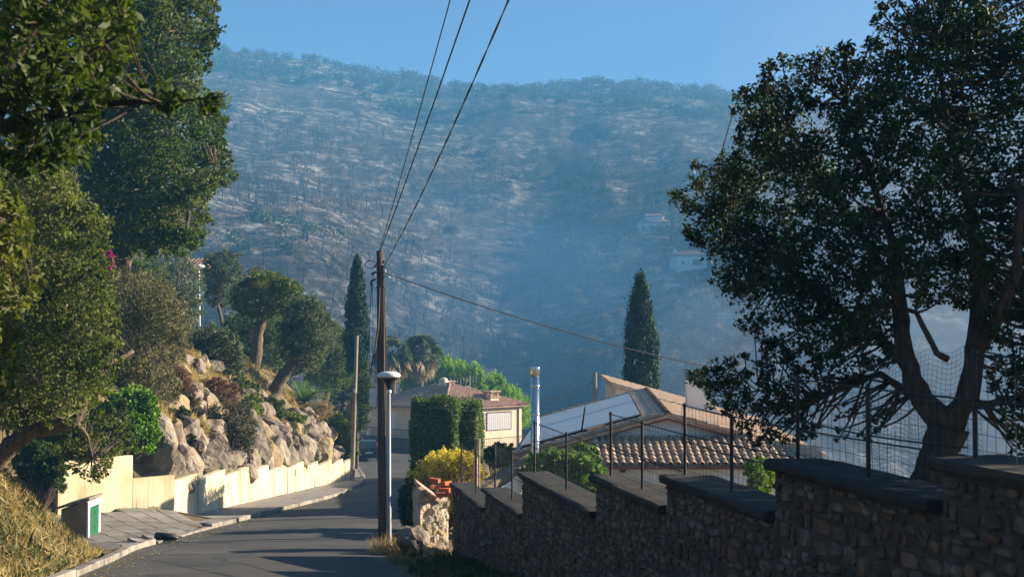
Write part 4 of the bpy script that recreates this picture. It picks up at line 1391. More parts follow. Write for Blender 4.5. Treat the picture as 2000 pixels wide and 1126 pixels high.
vs = [dish + nv * o_ + (ax * math.cos(k * .3927) + ay * math.sin(k * .3927)) * r for r, o_ in rings[1:] for k in range(16)] + [dish + nv * rings[0][1]]
fs = [(i * 16 + k, i * 16 + (k + 1) % 16, (i + 1) * 16 + (k + 1) % 16, (i + 1) * 16 + k) for i in range(2) for k in range(16)] + [(48, k, (k + 1) % 16) for k in range(16)]
mb.add(vs, fs).build('reflector', M_LAMPW, di, smooth=True)
an = P(918, 750, 117)
ae = thing('roof_aerial', 'spindly television aerial above the cream house roof', 'aerial', P(918, 775, 117))
mb = MB(); mb.tube([P(918, 780, 117), P(918, 732, 117)], .025, 4)
for py in (736, 746): mb.tube([P(896, py + 3, 117), P(936, py - 3, 117)], .018, 4)
mb.build('mast', M_GALV, ae)
mb = MB()
for k in range(9): mb.tube([P(882 + k * 6, 739 + 8, 117), P(882 + k * 6, 739 - 2, 117)], .014, 4)
mb.build('element', M_GALV, ae)

# ---- glimpses on the left bank
lh = thing('bank_house', 'white house corner with tiled eave glimpsed behind olive trees', 'house', P(380, 560, 84))
MB().prism([P(368, 528, 84), P(404, 528, 84), P(404, 580, 84), P(368, 580, 84)], (-1.5, 5, 0)).build('wall', M_WHITE, lh)
q = [P(362, 529, 83.5), P(412, 525, 83.5), P(407, 503, 88), P(366, 508, 88)]
s_ = roof_slab(q, .12).build('roof', M_TILER, lh)
o = tile_ribs(q, .3, .45, .1, 3).build('roof_tile_course', M_TILER, s_, ORG[lh.name]); o['kind'] = 'stuff'
l2 = thing('garden_pillar', 'white gate pillar glimpsed beside magenta flowers in the trees', 'pillar', P(226, 560, 52))
mb = MB(); c = P(224, 520, 52); mb.box(c - Vector((0, 0, .6)), (.3, .3, 1.7)); mb.box(c + Vector((0, 0, .28)), (.4, .4, .08)); mb.build('shaft', M_WHITE, l2)
MB().lathe([(.05, 0), (.14, .08), (.16, .16), (.12, .26), (.02, .3)], c + Vector((0, 0, .32)), 12).build('finial', M_WHITE, l2, smooth=True)

# ---- ruined gate pillar with loose bricks
rp = P(845, 1062, 29.6); rp.z = Hs(rp.x, rp.y)
RP = thing('ruined_pillar', 'crumbling sunlit masonry stub at the end of the stone wall', 'pillar', rp)
nrm = Vector((.62, -.78, 0)); tng = Vector((.78, .62, 0))
def rpt(px, py, d=29.4): return P(px, py, d)
GW, GH = 26, 34
vs, fs = [], []
for j in range(GH + 1):
    for i in range(GW + 1):
        x = -.42 + .97 * i / GW
        top_ = float(np.interp(x, [-.44, -.2, .05, .12, .3, .38, .55], [1.5, 1.38, 1.25, 1.18, 1.22, 1.36, 1.34]))
        z = top_ * j / GH
        hole = .13 * math.exp(-((x + .2) / .16) ** 2 - ((z - .95 - .3 * x) / .09) ** 2)
        bx_, bz_ = math.floor(x * 5.3 + .5 * math.floor(z * 7)) , math.floor(z * 7)
        dv_ = .10 * (float(vnoise(np.array([bx_ * 7.3 + .5]), np.array([bz_ * 3.1 + .5]), 3.0)[0]) - .5) + .03 * float(fbm(np.array([x + 3]), np.array([z]), .12, 2, 8.0)[0]) - hole
        vs.append(rp + tng * (x * .82) + Vector((0, 0, z - .1)) + nrm * dv_)
n1_ = len(vs)
vs += [v + Vector((-.2, .45, 0)) - nrm * .0 for v in vs]
W1 = GW + 1
for j in range(GH):
    for i in range(GW):
        a_ = j * W1 + i
        fs += [(a_, a_ + 1, a_ + W1 + 1, a_ + W1), (n1_ + a_ + 1, n1_ + a_, n1_ + a_ + W1, n1_ + a_ + W1 + 1)]
    l_, r2_ = j * W1, j * W1 + GW
    fs += [(l_, l_ + W1, n1_ + l_ + W1, n1_ + l_), (r2_ + W1, r2_, n1_ + r2_, n1_ + r2_ + W1)]
for i in range(GW):
    t_ = GH * W1 + i
    fs.append((t_, t_ + 1, n1_ + t_ + 1, n1_ + t_))
MB().add(vs, fs).build('core', mat('old_plaster', [(0.26, 0.20, 0.14), (0.46, 0.38, 0.29), (0.62, 0.55, 0.45)], .95, 4.5, bump=.05, bscale=14), RP)
slab = MB().prism([rp + tng * (x * .82) + Vector((0, -.1, z)) for x, z in [(-.5, 1.42), (.28, 1.02), (.30, 1.08), (-.46, 1.50)]], Vector((-.12, .5, .06))).build('broken_slab', M_TILER, RP)
for k in range(9):
    x, z = random.uniform(-.36, .5), random.uniform(.0, .6)
    o = bpy.data.objects.new('stone', random.choice(ROCKS2 if random.random() < .6 else ROCKS)); COL.objects.link(o); o.parent = RP
    o.location = tng * (x * .82) + Vector((0, 0, z)) - nrm * .03
    o.scale = (random.uniform(.1, .2), random.uniform(.08, .1), random.uniform(.09, .16)); o.rotation_euler = (random.uniform(-.3, .3), random.uniform(-.3, .3), .67)
b0 = None
for k, (px, py, rz, tl) in enumerate([(850, 950, .4, 0), (868, 956, -.2, .1), (884, 950, .2, 0), (849, 937, -.5, .15), (872, 943, .9, -.1), (862, 966, .1, 0), (905, 944, .3, 0.1), (880, 965, -.1, 0)]):
    if b0 is None:
        b0 = MB().box((0, 0, 0), (.24, .115, .085)).build('brick', M_BRICK, None, (0, 0, 0)); o = b0
        bv = o.modifiers.new('bevel', 'BEVEL'); bv.width = .006
    else:
        o = b0.copy(); COL.objects.link(o)
    o.location = P(px, py, 29.3 + .12 * (k % 3)); o.rotation_euler = (tl, tl * .5, rz); o.scale = (1, 1, 1)
    tag(o, 'loose red brick lying on the ruined pillar beside the yellow bush', 'brick', 'loose bricks on the ruined pillar')
bl = P(808, 1066, 28.6); bl.z = Hs(bl.x, bl.y)
o = bpy.data.objects.new('boulder', ROCKS[2]); COL.objects.link(o); o.location = bl + Vector((0, 0, .22)); o.scale = (.42, .4, .40); o.rotation_euler = (.2, .1, .5)
tag(o, 'pale boulder leaning against the foot of the ruined pillar', 'boulder')
o = bpy.data.objects.new('boulder', ROCKS2[5]); COL.objects.link(o); p_ = P(850, 1085, 28.2); p_.z = Hs(p_.x, p_.y); o.location = p_ + Vector((0, 0, .1)); o.scale = (.4, .22, .2); o.rotation_euler = (.0, .1, .9)
tag(o, 'low flat ochre rock in dry grass at the wall end', 'boulder')
# old posts behind the bush
c = P(932, 905, 33); 
op = thing('concrete_post', 'old pale wooden post standing behind the yellow bush', 'post', Vector((c.x, c.y, Hs(c.x, c.y))))
MB().tube([Vector((c.x, c.y, Hs(c.x, c.y) - .1)), P(932, 900, 33), P(933, 856, 33)], [.08, .075, .07], 8).build('shaft', M_GREYWOOD, op)
c = P(929, 930, 30.5)
op = thing('rusty_post', 'short rusty brown post beside the last stretch of fence', 'post', Vector((c.x, c.y, Hs(c.x, c.y))))
MB().tube([Vector((c.x, c.y, Hs(c.x, c.y) - .1)), P(929, 894, 30.5)], [.055, .05], 8).build('shaft', M_TILER, op)
c = P(1162, 770, 62)
op = thing('garden_pole', 'short weathered wooden pole behind the white villa roof', 'pole', Vector((c.x, c.y, Hs(c.x, c.y))))
MB().tube([Vector((c.x, c.y, Hs(c.x, c.y) - .1)), P(1162, 727, 62)], [.13, .09], 8).build('shaft', M_GREYWOOD, op)
wire('garden_wire', 'pale thin wire slung from the short garden pole leftwards', P(1160, 744, 62), P(1010, 788, 60), .25, .018)
# ------------------------------------------------------------------ trees and shrubs near the camera
def stem(*pts):
    return [(P(px, py, d), r) for px, py, d, r in pts]
def rooted(px, d, dz=-.1):
    b = on_ground(px, d); b.z += dz
    return b

# dark oak behind the stone wall on the right
def dwall(px): return max(10.4, 4.1 / ((px - CX) / F + .19) + 1.0)
oak_base = Vector((P(1812, 950, 9.9).x, 9.9, Hs(P(1812, 950, 9.9).x, 9.9) - .15))
oak_stems = [
    [(oak_base, 0.1872), (P(1815, 945, 9.9), 0.1560), (P(1838, 880, 9.9), 0.1326), (P(1850, 838, 9.95), 0.1482)],
    stem((1850, 838, 9.95, 0.1170), (1800, 780, 10.0, 0.0858), (1768, 700, 10.1, 0.0702), (1757, 600, 10.2, 0.0585), (1745, 480, 10.4, 0.0390), (1700, 340, 10.6, 0.0234), (1650, 200, 10.8, 0.0117)),
    stem((1850, 838, 9.95, 0.1014), (1890, 780, 9.95, 0.0858), (1905, 680, 10.0, 0.0741), (1915, 560, 10.1, 0.0624), (1900, 420, 10.3, 0.0429), (1850, 250, 10.5, 0.0273), (1830, 80, 10.6, 0.0156)),
    stem((1905, 690, 10.0, 0.0546), (1950, 620, 9.8, 0.0468), (1985, 530, 9.7, 0.0390), (1995, 380, 9.7, 0.0234)),
    stem((1768, 700, 10.1, 0.0390), (1690, 640, 10.6, 0.0312), (1590, 560, 11.4, 0.0234), (1480, 470, 12.3, 0.0156), (1390, 400, 13.0, 0.0094)),
    stem((1800, 785, 10.0, 0.0351), (1720, 730, 10.6, 0.0273), (1660, 745, 11.0, 0.0234), (1580, 790, 11.5, 0.0172), (1500, 760, 12.2, 0.0109), (1430, 770, 12.8, 0.0062)),
    stem((1757, 590, 10.2, 0.0390), (1700, 480, 10.6, 0.0312), (1600, 350, 11.3, 0.0218), (1540, 250, 11.7, 0.0117)),
    stem((1885, 790, 9.95, 0.0390), (1930, 790, 9.8, 0.0312), (2000, 770, 9.6, 0.0195), (2040, 800, 9.5, 0.0117)),
    stem((1850, 700, 9.95, 0.0273), (1830, 690, 9.9, 0.0234), (1790, 610, 9.9, 0.0195), (1720, 590, 10.1, 0.0117)),
]
ob = []
ob += fill([(1322, 372), (1352, 330), (1430, 300), (1440, 255), (1425, 215), (1432, 175), (1480, 150), (1490, 112), (1560, 118), (1640, 80), (1690, 115), (1735, -60), (2070, -60), (2070, 640), (1900, 590), (1760, 600), (1620, 720), (1500, 690), (1440, 610), (1395, 545), (1345, 470)], 44, dwall, .75, 1.0, 2)
ob += fill([(1350, 735), (1420, 700), (1520, 690), (1640, 740), (1560, 800), (1480, 800), (1390, 790)], 30, dwall, .4, 1.0)
ob += fill([(1400, 790), (1500, 790), (1600, 830), (1560, 870), (1470, 870)], 26, dwall, .4, 1.25)
ob += fill([(1640, 600), (1760, 640), (1740, 720), (1640, 760)], 30, dwall, .4, 1.15)
ob += fill([(1930, 600), (2070, 600), (2070, 910), (1985, 890), (1940, 760)], 34, lambda x: 9.9, .5, 1.0)
ob += fill([(1620, 780), (1760, 790), (1720, 850), (1640, 860)], 20, lambda x: 10.3, .3, 1.7)
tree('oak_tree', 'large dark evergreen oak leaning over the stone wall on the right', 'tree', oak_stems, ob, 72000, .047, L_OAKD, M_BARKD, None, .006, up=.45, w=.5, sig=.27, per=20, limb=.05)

# tree overhanging from the left, closest to the camera
nb = Vector((-4.6, 5.6, Hs(-4.6, 5.6) - .2))
nblobs = fill([(-80, -80), (235, -80), (262, 60), (228, 150), (150, 320), (60, 335), (-80, 330)], 60, 7.4, .9, .95, 2)
nblobs += [(P(300, 190, 7.2), (.13, .13, .1)), (P(350, 205, 7.2), (.1, .1, .07)), (P(395, 205, 7.2), (.09, .09, .06))]
nstems = [[(nb, .16), (Vector((-4.3, 5.8, -.5)), .13), (Vector((-3.6, 6.6, .6)), .10), (P(-30, 260, 7.3), .06)],
          stem((-30, 260, 7.3, .05), (100, 225, 7.3, .03), (230, 200, 7.25, .018), (330, 200, 7.2, .010), (440, 188, 7.2, .004)),
          stem((-30, 260, 7.3, .05), (60, 120, 7.4, .03), (180, 30, 7.5, .012), (230, -50, 7.5, .006)), stem((60, 120, 7.4, .025), (160, 110, 7.4, .015), (250, 60, 7.4, .006)), stem((-30, 200, 7.3, .03), (80, 40, 7.3, .02), (100, -60, 7.3, .01))]
t = tree('overhanging_tree', 'nearest dark blurred branches hanging in at the upper left corner', 'tree', nstems, nblobs, 9500, .075, L_OAK, M_BARKD, None, .0032, up=.3, w=.36, sig=.32, limb=.03)
C = np.array([P(px, py, 7.2) for px, py in [(426, 185), (432, 178), (440, 190), (447, 196), (430, 200), (436, 208), (422, 196)] for _ in (0, 1)]) + rng.normal(size=(14, 3)) * .012
leaves_obj('sprig', C, None, .075, L_OAK, t, w=.26, along=np.tile([[.8, 0, .35]], (14, 1)))
nb2 = Vector((-4.9, 7.6, Hs(-4.9, 7.6) - .1))
nb_bl = fill([(-70, 360), (30, 375), (62, 450), (40, 520), (85, 560), (48, 600), (30, 700), (20, 770), (-70, 780)], 34, 8.2, .5, .95, 2)
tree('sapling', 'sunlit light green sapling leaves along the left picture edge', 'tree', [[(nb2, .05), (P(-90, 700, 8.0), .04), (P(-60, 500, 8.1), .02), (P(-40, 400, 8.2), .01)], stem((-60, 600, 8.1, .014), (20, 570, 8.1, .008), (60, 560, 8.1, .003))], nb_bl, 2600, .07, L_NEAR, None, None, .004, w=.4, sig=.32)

# big oak, upper left
bb0 = rooted(235, 45)
bl2 = fill([(150, -60), (398, -60), (424, 30), (418, 95), (400, 128), (385, 160), (400, 180), (432, 200), (440, 245), (430, 275), (463, 322), (438, 358), (400, 400), (410, 452), (380, 490), (330, 492), (240, 500), (190, 520), (150, 300)], 42, 43.5, 2.8, .85, 2)
tree('oak_tree', 'tall leafy evergreen oak filling the upper left of the picture', 'tree',
     [[(bb0, .35), (P(235, 640, 45), .30), (P(240, 520, 44.6), .26), (P(270, 380, 44), .2), (P(300, 220, 43.5), .14), (P(310, 60, 43), .08)],
      stem((240, 520, 44.6, .14), (300, 440, 44, .10), (370, 400, 43.2, .05)), stem((270, 380, 44, .12), (350, 320, 43.4, .08), (420, 320, 43, .03)), stem((290, 260, 43.6, .1), (230, 160, 43.4, .07), (200, 60, 43, .04))],
     bl2, 62000, .155, L_OAK, None, None, .014, up=.4, w=.5, sig=.24, limb=.07)

# leaning oak with visible trunk, left
lb0 = rooted(-45, 25.2)
l3 = fill([(-80, 330), (120, 335), (200, 430), (212, 560), (228, 700), (200, 770), (150, 830), (60, 825), (-80, 840)], 46, 24.5, 1.6, .88, 2)
l3 += fill([(115, 830), (200, 800), (245, 830), (235, 880), (195, 935), (150, 930), (120, 900)], 26, 27.5, .6, 1.0)
tree('oak_tree', 'leaning oak with pale bent trunk above the grassy bank', 'tree',
     [[(lb0, .24), (P(-20, 910, 25.2), .20), (P(22, 868, 25), .17), (P(62, 838, 24.8), .15), (P(105, 834, 24.6), .14), (P(140, 822, 24.5), .13), (P(160, 785, 24.5), .12)],
      stem((160, 785, 24.5, .11), (160, 745, 24.5, .09), (152, 700, 24.6, .07), (140, 600, 24.8, .05), (120, 450, 25, .03)),
      stem((160, 770, 24.5, .10), (185, 735, 24.6, .08), (215, 712, 24.8, .06), (260, 685, 25.2, .035)),
      stem((62, 838, 24.8, .08), (30, 760, 24.5, .06), (10, 600, 24.3, .04), (20, 450, 24, .02)), stem((145, 818, 24.5, .05), (170, 850, 26, .03), (180, 890, 27, .015))],
     l3, 56000, .088, L_NEAR, None, None, .01, up=.3, w=.5, sig=.26, limb=.07)
# olive-like tree behind
ol0 = rooted(265, 43)
l4 = fill([(195, 570), (240, 525), (330, 550), (372, 620), (362, 690), (330, 720), (330, 780), (260, 800), (210, 790), (175, 700)], 36, 42, 1.4, .85, 2)
tree('olive_tree', 'brownish olive tree between the leaning oak and the rockery', 'tree', [[(ol0, .14), (P(262, 770, 43), .12), (P(268, 690, 42.5), .09), (P(275, 610, 42), .05)], stem((262, 760, 43, .07), (310, 700, 42.4, .04), (340, 640, 42, .02))],
     l4, 24000, .12, L_OLIVE, None, None, .01, w=.32, sig=.27)
fm = fill([(-80, 300), (140, 240), (240, 480), (300, 520), (290, 700), (230, 800), (100, 820), (-80, 820)], 60, 50, 2.5, .9, 2)
tree('oak_tree', 'shaded oak closing the gap behind the leaning oak', 'tree', [[(rooted(120, 50), .3), (P(120, 700, 50), .26), (P(120, 560, 50), .2), (P(130, 420, 50), .1)]], fm, 30000, .19, L_OAK, None, None, .02, sig=.28)
# ivy mound over the wall
im = fill([(212, 770), (285, 758), (306, 800), (308, 850), (290, 880), (235, 890), (205, 880)], 26, 38.6, .6, .85, 2)
C, D_, K_ = crown_points(im, 9000, .5, 24, .26)
t = thing('ivy_mound', 'bright green glossy shrub spilling over the yellow wall', 'shrub', rooted(255, 40))
mb = MB()
for c, cl in K_:
    mb.tube([ORG[t.name], (ORG[t.name] + Vector(c)) / 2 + Vector((0, 0, .2)), Vector(c)], [.04, .03, .012], 5, cap=False)
mb.build('stem', M_BARK, t)
leaves_obj('foliage', C, D_, .115, L_BRIGHT, t, w=.7, up=.3)

# trees on the bank
def bank_tree(name, label, px_base, d, poly, rpx, spread, n, size, lm, trunk, group=None, w=.45, layers=1, **kw):
    hb_ = hit(px_base, trunk[0][1] + 6, 38, 110)
    d = max(d, min(hb_.y, d + 14))
    b = rooted(px_base, d)
    st = [[(b, trunk[0][2] * 1.2)] + [(P(x, y, d), r) for x, y, r in trunk]]
    return tree(name, label, 'tree', st, fill(poly, rpx, d, spread, .85, layers), n, size, lm, None, group, .015, w=w, **kw)
bank_tree('olive_tree', 'pale olive tree with a slanting lit trunk by the slim lamp', 437, 66, [(395, 520), (412, 495), (440, 490), (466, 500), (470, 560), (440, 600), (405, 590)], 20, 1.0, 9000, .14, L_GREY, [(436, 640, .13), (428, 605, .11), (420, 580, .09), (432, 540, .05)])
bank_tree('cork_oak', 'dark trunked cork oak with a flat dense crown on the bank', 494, 63, [(448, 590), (470, 550), (500, 532), (545, 540), (590, 562), (588, 590), (560, 610), (520, 618), (470, 612)], 22, 1.2, 15000, .13, L_NEAR, [(497, 710, .30), (503, 660, .26), (510, 625, .24), (515, 600, .15)], layers=2)
bank_tree('cork_oak', 'round grey-green oak with a leaning trunk above the small palm', 531, 58, [(550, 610), (575, 580), (615, 580), (645, 620), (650, 670), (620, 720), (575, 728), (552, 690), (545, 640)], 24, 1.2, 17000, .115, L_GREY, [(533, 768, .33), (548, 742, .28), (568, 712, .24), (590, 660, .13)], layers=2)
bank_tree('olive_tree', 'rounded olive bush just above the upper pale boulders', 420, 56, [(362, 680), (380, 648), (420, 635), (460, 655), (476, 690), (470, 730), (430, 728), (370, 715)], 22, 1.0, 12000, .12, L_GREY, [(420, 725, .1), (420, 690, .07)], layers=2)
bank_tree('oak_tree', 'dense dark oak behind the round grey-green oak', 625, 76, [(590, 640), (640, 625), (680, 650), (695, 700), (690, 745), (640, 760), (600, 740)], 26, 1.6, 14000, .16, L_OAK, [(640, 760, .2), (640, 700, .15)], layers=2)
bank_tree('oak_tree', 'shaded mid green oak filling the gap behind the dark trunk', 520, 72, [(440, 620), (520, 610), (560, 640), (560, 750), (480, 750), (430, 680)], 28, 1.4, 13000, .15, L_OAK, [(500, 740, .16), (510, 680, .12)], layers=2)
bank_tree('olive_tree', 'hazy grey olive tree beneath the tall upper left oak', 350, 74, [(280, 500), (370, 495), (392, 540), (385, 640), (330, 660), (270, 640), (260, 560)], 28, 1.6, 14000, .15, L_GREY, [(345, 660, .15), (340, 600, .1)], layers=2)
bank_tree('olive_tree', 'wispy olive crown showing above the flat cork oak', 560, 82, [(440, 545), (500, 520), (560, 545), (585, 580), (540, 600), (460, 590)], 20, 1.2, 6000, .16, L_GREY, [(550, 700, .15), (545, 600, .08)])

# shrubs on the rockery
def sh(name, label, poly, d, rpx, n, size, lm, cat='shrub', spread=.35, root=None, fixed=False, **kw):
    xs = [p[0] for p in poly]; ys = [p[1] for p in poly]
    if not fixed: d = max(d, hit(sum(xs) / len(xs), max(ys) - 4, 38, 95).y + .1)
    b = on_ground(root or sum(xs) / len(xs), d)
    return shrub(name, label, cat, poly, d, spread, rpx, n, size, lm, b, 'shrubs on the rockery bank', **kw)
sh('flowering_shrub', 'pinkish brown shrub left of the upper boulders', [(312, 740), (340, 705), (365, 735), (380, 760), (372, 795), (335, 800), (310, 785)], 46, 20, 7000, .07, L_RED)
sh('flowering_shrub', 'reddish shrub directly below the upper pale boulders', [(380, 765), (395, 742), (430, 740), (460, 752), (462, 785), (430, 800), (395, 795)], 48, 18, 6500, .075, L_RED)
sh('dark_shrub', 'large dark rounded shrub hanging over the middle boulders', [(405, 850), (408, 800), (435, 780), (480, 790), (500, 830), (492, 880), (460, 905), (425, 890)], 45.5, 22, 10000, .075, L_SHRUB, spread=.5)
sh('lantana_shrub', 'shrub with yellow and orange flowers right of the dark shrub', [(468, 790), (480, 768), (505, 770), (512, 800), (500, 820), (475, 818)], 53, 13, 3500, .085, L_LIME)
sh('green_shrub', 'compact fresh green shrub below the leaning oak', [(505, 790), (525, 775), (552, 785), (555, 815), (525, 825), (505, 815)], 55, 14, 4500, .09, L_OAK)
sh('small_shrub', 'small grey-green shrub between boulders right of centre', [(560, 830), (575, 818), (598, 835), (600, 865), (575, 870), (562, 855)], 53.5, 11, 3000, .075, L_GREY)
sh('small_shrub', 'low brown shrub at the rightmost boulders', [(580, 885), (592, 862), (612, 868), (618, 900), (590, 908)], 55.5, 9, 1800, .075, L_SHRUB)
sh('ivy', 'lime green ivy cascading beside the thin wooden pole', [(628, 815), (650, 800), (682, 828), (697, 850), (694, 890), (684, 905), (660, 880), (640, 850)], 69.5, 15, 8000, .12, L_LIME, 'ivy', .6, root=650, fixed=True)
sh('ivy', 'dark ivy curtain hanging between thin pole and hatchback', [(695, 740), (714, 700), (722, 760), (718, 828), (700, 842), (690, 800)], 76, 14, 6000, .13, L_OAK, 'ivy', .6, root=655, fixed=True)
sh('dead_vine', 'grey tangle of dead vine beside the left cypress', [(696, 720), (720, 705), (736, 740), (734, 800), (712, 800), (700, 770)], 80, 13, 5000, .16, L_TWIG, 'vine', .5, root=655, fixed=True, w=.07)
sh('dry_shrub', 'straw coloured dry growth under the small palm', [(530, 812), (560, 795), (640, 780), (660, 800), (640, 818), (560, 822)], 60, 11, 4500, .1, L_DRY, w=.15)
sh('green_shrub', 'yellow green scrub right of the small palm trunk', [(600, 800), (630, 790), (650, 800), (640, 825), (610, 822)], 59, 10, 2500, .1, L_LIME)
shrub('bougainvillea', 'magenta bougainvillea sprig showing among the left trees', 'flower', [(196, 492), (214, 488), (222, 505), (216, 524), (204, 515)], 30.2, .2, 8, 500, .08, L_MAG, P(205, 600, 32))

sh('dark_shrub', 'dark evergreen screen behind the tall left end of the yellow wall', [(40, 850), (110, 820), (250, 780), (262, 870), (180, 892), (90, 900), (40, 905)], 36.9, 24, 15000, .11, L_OAK, spread=.3, fixed=True)
sh('dry_shrub', 'straw coloured tuft left of the big dark shrub', [(365, 830), (385, 815), (405, 830), (402, 860), (372, 862)], 44, 10, 2600, .16, L_DRY, w=.08)
sh('dry_shrub', 'brown dry scrub above the big pale boulder', [(318, 800), (345, 790), (372, 805), (365, 830), (325, 828)], 43, 11, 3200, .1, L_SHRUB)
sh('small_shrub', 'olive green scrub under the flowering shrub', [(455, 825), (478, 815), (505, 830), (500, 850), (465, 852)], 50, 10, 2600, .09, L_OLIVE)
sh('small_shrub', 'grey scrub in the gap left of the small palm', [(515, 830), (540, 822), (556, 838), (545, 858), (520, 855)], 54, 9, 2200, .09, L_GREY)
sh('flowering_shrub', 'brown heather-like shrub between the two reddish shrubs', [(362, 770), (385, 775), (400, 800), (385, 822), (360, 812)], 46, 12, 3600, .075, L_SHRUB)
sh('green_shrub', 'mid green scrub covering the bank left of the upper boulders', [(300, 750), (325, 715), (350, 745), (345, 790), (315, 800)], 42, 15, 6000, .08, L_OLIVE)
sh('dark_shrub', 'dense dark scrub right of the upper boulders', [(440, 750), (470, 735), (505, 755), (500, 785), (460, 785)], 52, 14, 5000, .09, L_OAK)
sh('dry_shrub', 'brown broom-like scrub spilling between the lower boulders', [(345, 860), (362, 840), (385, 850), (380, 885), (355, 890)], 41, 10, 3000, .09, L_SHRUB, spread=.2)
sh('green_shrub', 'yellow green weeds above the right hand boulders', [(520, 815), (560, 805), (600, 812), (590, 835), (540, 838)], 55, 9, 3500, .1, L_LIME)
sh('dry_shrub', 'dry tussock hanging over the wall right of the dark shrub', [(500, 850), (520, 838), (540, 852), (535, 880), (508, 882)], 50, 8, 2600, .12, L_DRY, w=.09)
sh('small_shrub', 'dark tuft on the boulders near the right end', [(612, 850), (630, 838), (645, 855), (640, 880), (618, 882)], 59, 8, 2200, .09, L_OAK)
sh('dark_shrub', 'dark bush at the left end of the yellow wall behind the hut', [(20, 880), (60, 862), (115, 868), (128, 905), (122, 955), (80, 950), (30, 920)], 35.2, 18, 8000, .09, L_OAK, spread=.25, fixed=True)
# dark fill trees behind the ivy
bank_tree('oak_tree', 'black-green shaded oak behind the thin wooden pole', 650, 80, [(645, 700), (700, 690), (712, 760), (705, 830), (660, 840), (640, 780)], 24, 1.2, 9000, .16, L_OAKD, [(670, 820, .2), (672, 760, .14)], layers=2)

# cypresses
def cypress(name, label, px, d, ytop, ybase, half, n, size, cat='tree', group='cypress trees'):
    top, bs = P(px, ytop, d), P(px, ybase, d)
    gb = on_ground(px, d)
    t = thing(name, label, cat, gb, group)
    MB().tube([gb - Vector((0, 0, .2)), top - Vector((0, 0, 1.0))], [.16, .04], 7).build('trunk', M_BARK, t)
    Rm = R(half, d); Hh = top.z - bs.z
    k = max(60, n // 45)
    u = rng.random(k) ** .85
    prof = lambda u: np.interp(u, [0, .1, .35, .6, .8, .93, 1.0], [.78, .95, 1.0, .8, .52, .26, .04])
    phi = rng.uniform(0, 2 * np.pi, k)
    rr = prof(u) * Rm * rng.uniform(.55, 1.08, k)
    cl = np.stack([top.x + rr * np.cos(phi), d + rr * np.sin(phi), bs.z + u * Hh], -1)
    idx = rng.integers(0, k, n)
    C = cl[idx] + rng.normal(size=(n, 3)) * np.array([Rm * .10, Rm * .10, Hh * .035])
    lim = np.hypot(C[:, 0] - top.x, C[:, 1] - d)
    C = C[(lim < Rm * 1.2)]
    out = unit(np.stack([C[:, 0] - top.x, C[:, 1] - d, np.zeros(len(C))], -1))
    leaves_obj('crown', C, out, size, L_CYP, t, w=.4, bw=.9, along=np.tile([[0, 0, 1.2]], (len(C), 1)) + out * .35, scale=size * 6)
    return t
cypress('cypress', 'slender dark cypress left of the wooden power pole', 697, 84, 510, 720, 23, 16000, .2)
cypress('cypress', 'dark columnar cypress rising behind the white villa roof', 1251, 73, 545, 790, 33, 22000, .19)

# fan palms
def fan_palm(label, px, py, d, s, n_live, n_dead, seed):
    r = random.Random(seed)
    c = P(px, py, d)
    gb = on_ground(px, d)
    t = thing('fan_palm', label, 'palm', gb, 'fan palms behind the cream house')
    MB().tube([gb - Vector((0, 0, .2)), c], [.3, .25], 9).build('trunk', M_BARK, t)
    for name, n_, m, lo, hi, drop in (('crown', n_live, L_PALM, -.35, 1.35, .45), ('dead_skirt', n_dead, L_DEADP, -1.3, -.5, .75)):
        Vs, Qs, Ts = [], [], []
        pet = MB()
        for k in range(n_):
            az = r.uniform(0, 6.283); el = r.uniform(lo, hi)
            dv = Vector((math.cos(az) * math.cos(el), math.sin(az) * math.cos(el), math.sin(el)))
            tip = c + dv * s * r.uniform(.5, .75)
            pet.tube([c, (c + tip) / 2 + Vector((0, 0, .06)), tip], .02, 3, cap=False)
            side = dv.cross(Vector((0, 0, 1)))
            side = side.normalized() if side.length > .1 else Vector((1, 0, 0))
            ro_ = r.uniform(-1.3, 1.3)
            side = (side * math.cos(ro_) + side.cross(dv) * math.sin(ro_)).normalized()
            upv = side.cross(dv)
            tn = r.random()
            for q in range(15):
                a = (q / 14 - .5) * 2.7
                bd = (dv * math.cos(a) + side * math.sin(a)).normalized()
                L_ = s * r.uniform(.5, .66)
                e1 = tip + bd * L_ * .55 + upv * .03
                e2 = tip + bd * L_ - Vector((0, 0, drop * L_ * r.uniform(.4, 1.0)))
                wv = upv.cross(bd).normalized() * .05 * s
                o_ = len(Vs)
                Vs += [tip, e1 + wv, e2, e1 - wv]
                Qs.append((o_, o_ + 1, o_ + 2, o_ + 3)); Ts.append(min(1, max(0, tn + r.uniform(-.2, .2))))
        org = ORG[t.name]
        link(name, np_mesh(name, [tuple(v - org) for v in Vs], Qs, Ts), m, t, org)
        pet.build('petiole' if name == 'crown' else 'dead_petiole', M_BARK, t)
fan_palm('taller fan palm with a shaggy skirt above the pine', 822, 690, 124, 1.75, 60, 34, 1)
fan_palm('fan palm with brown drooping leaves partly behind the wooden pole', 768, 694, 122, 1.7, 48, 40, 2)

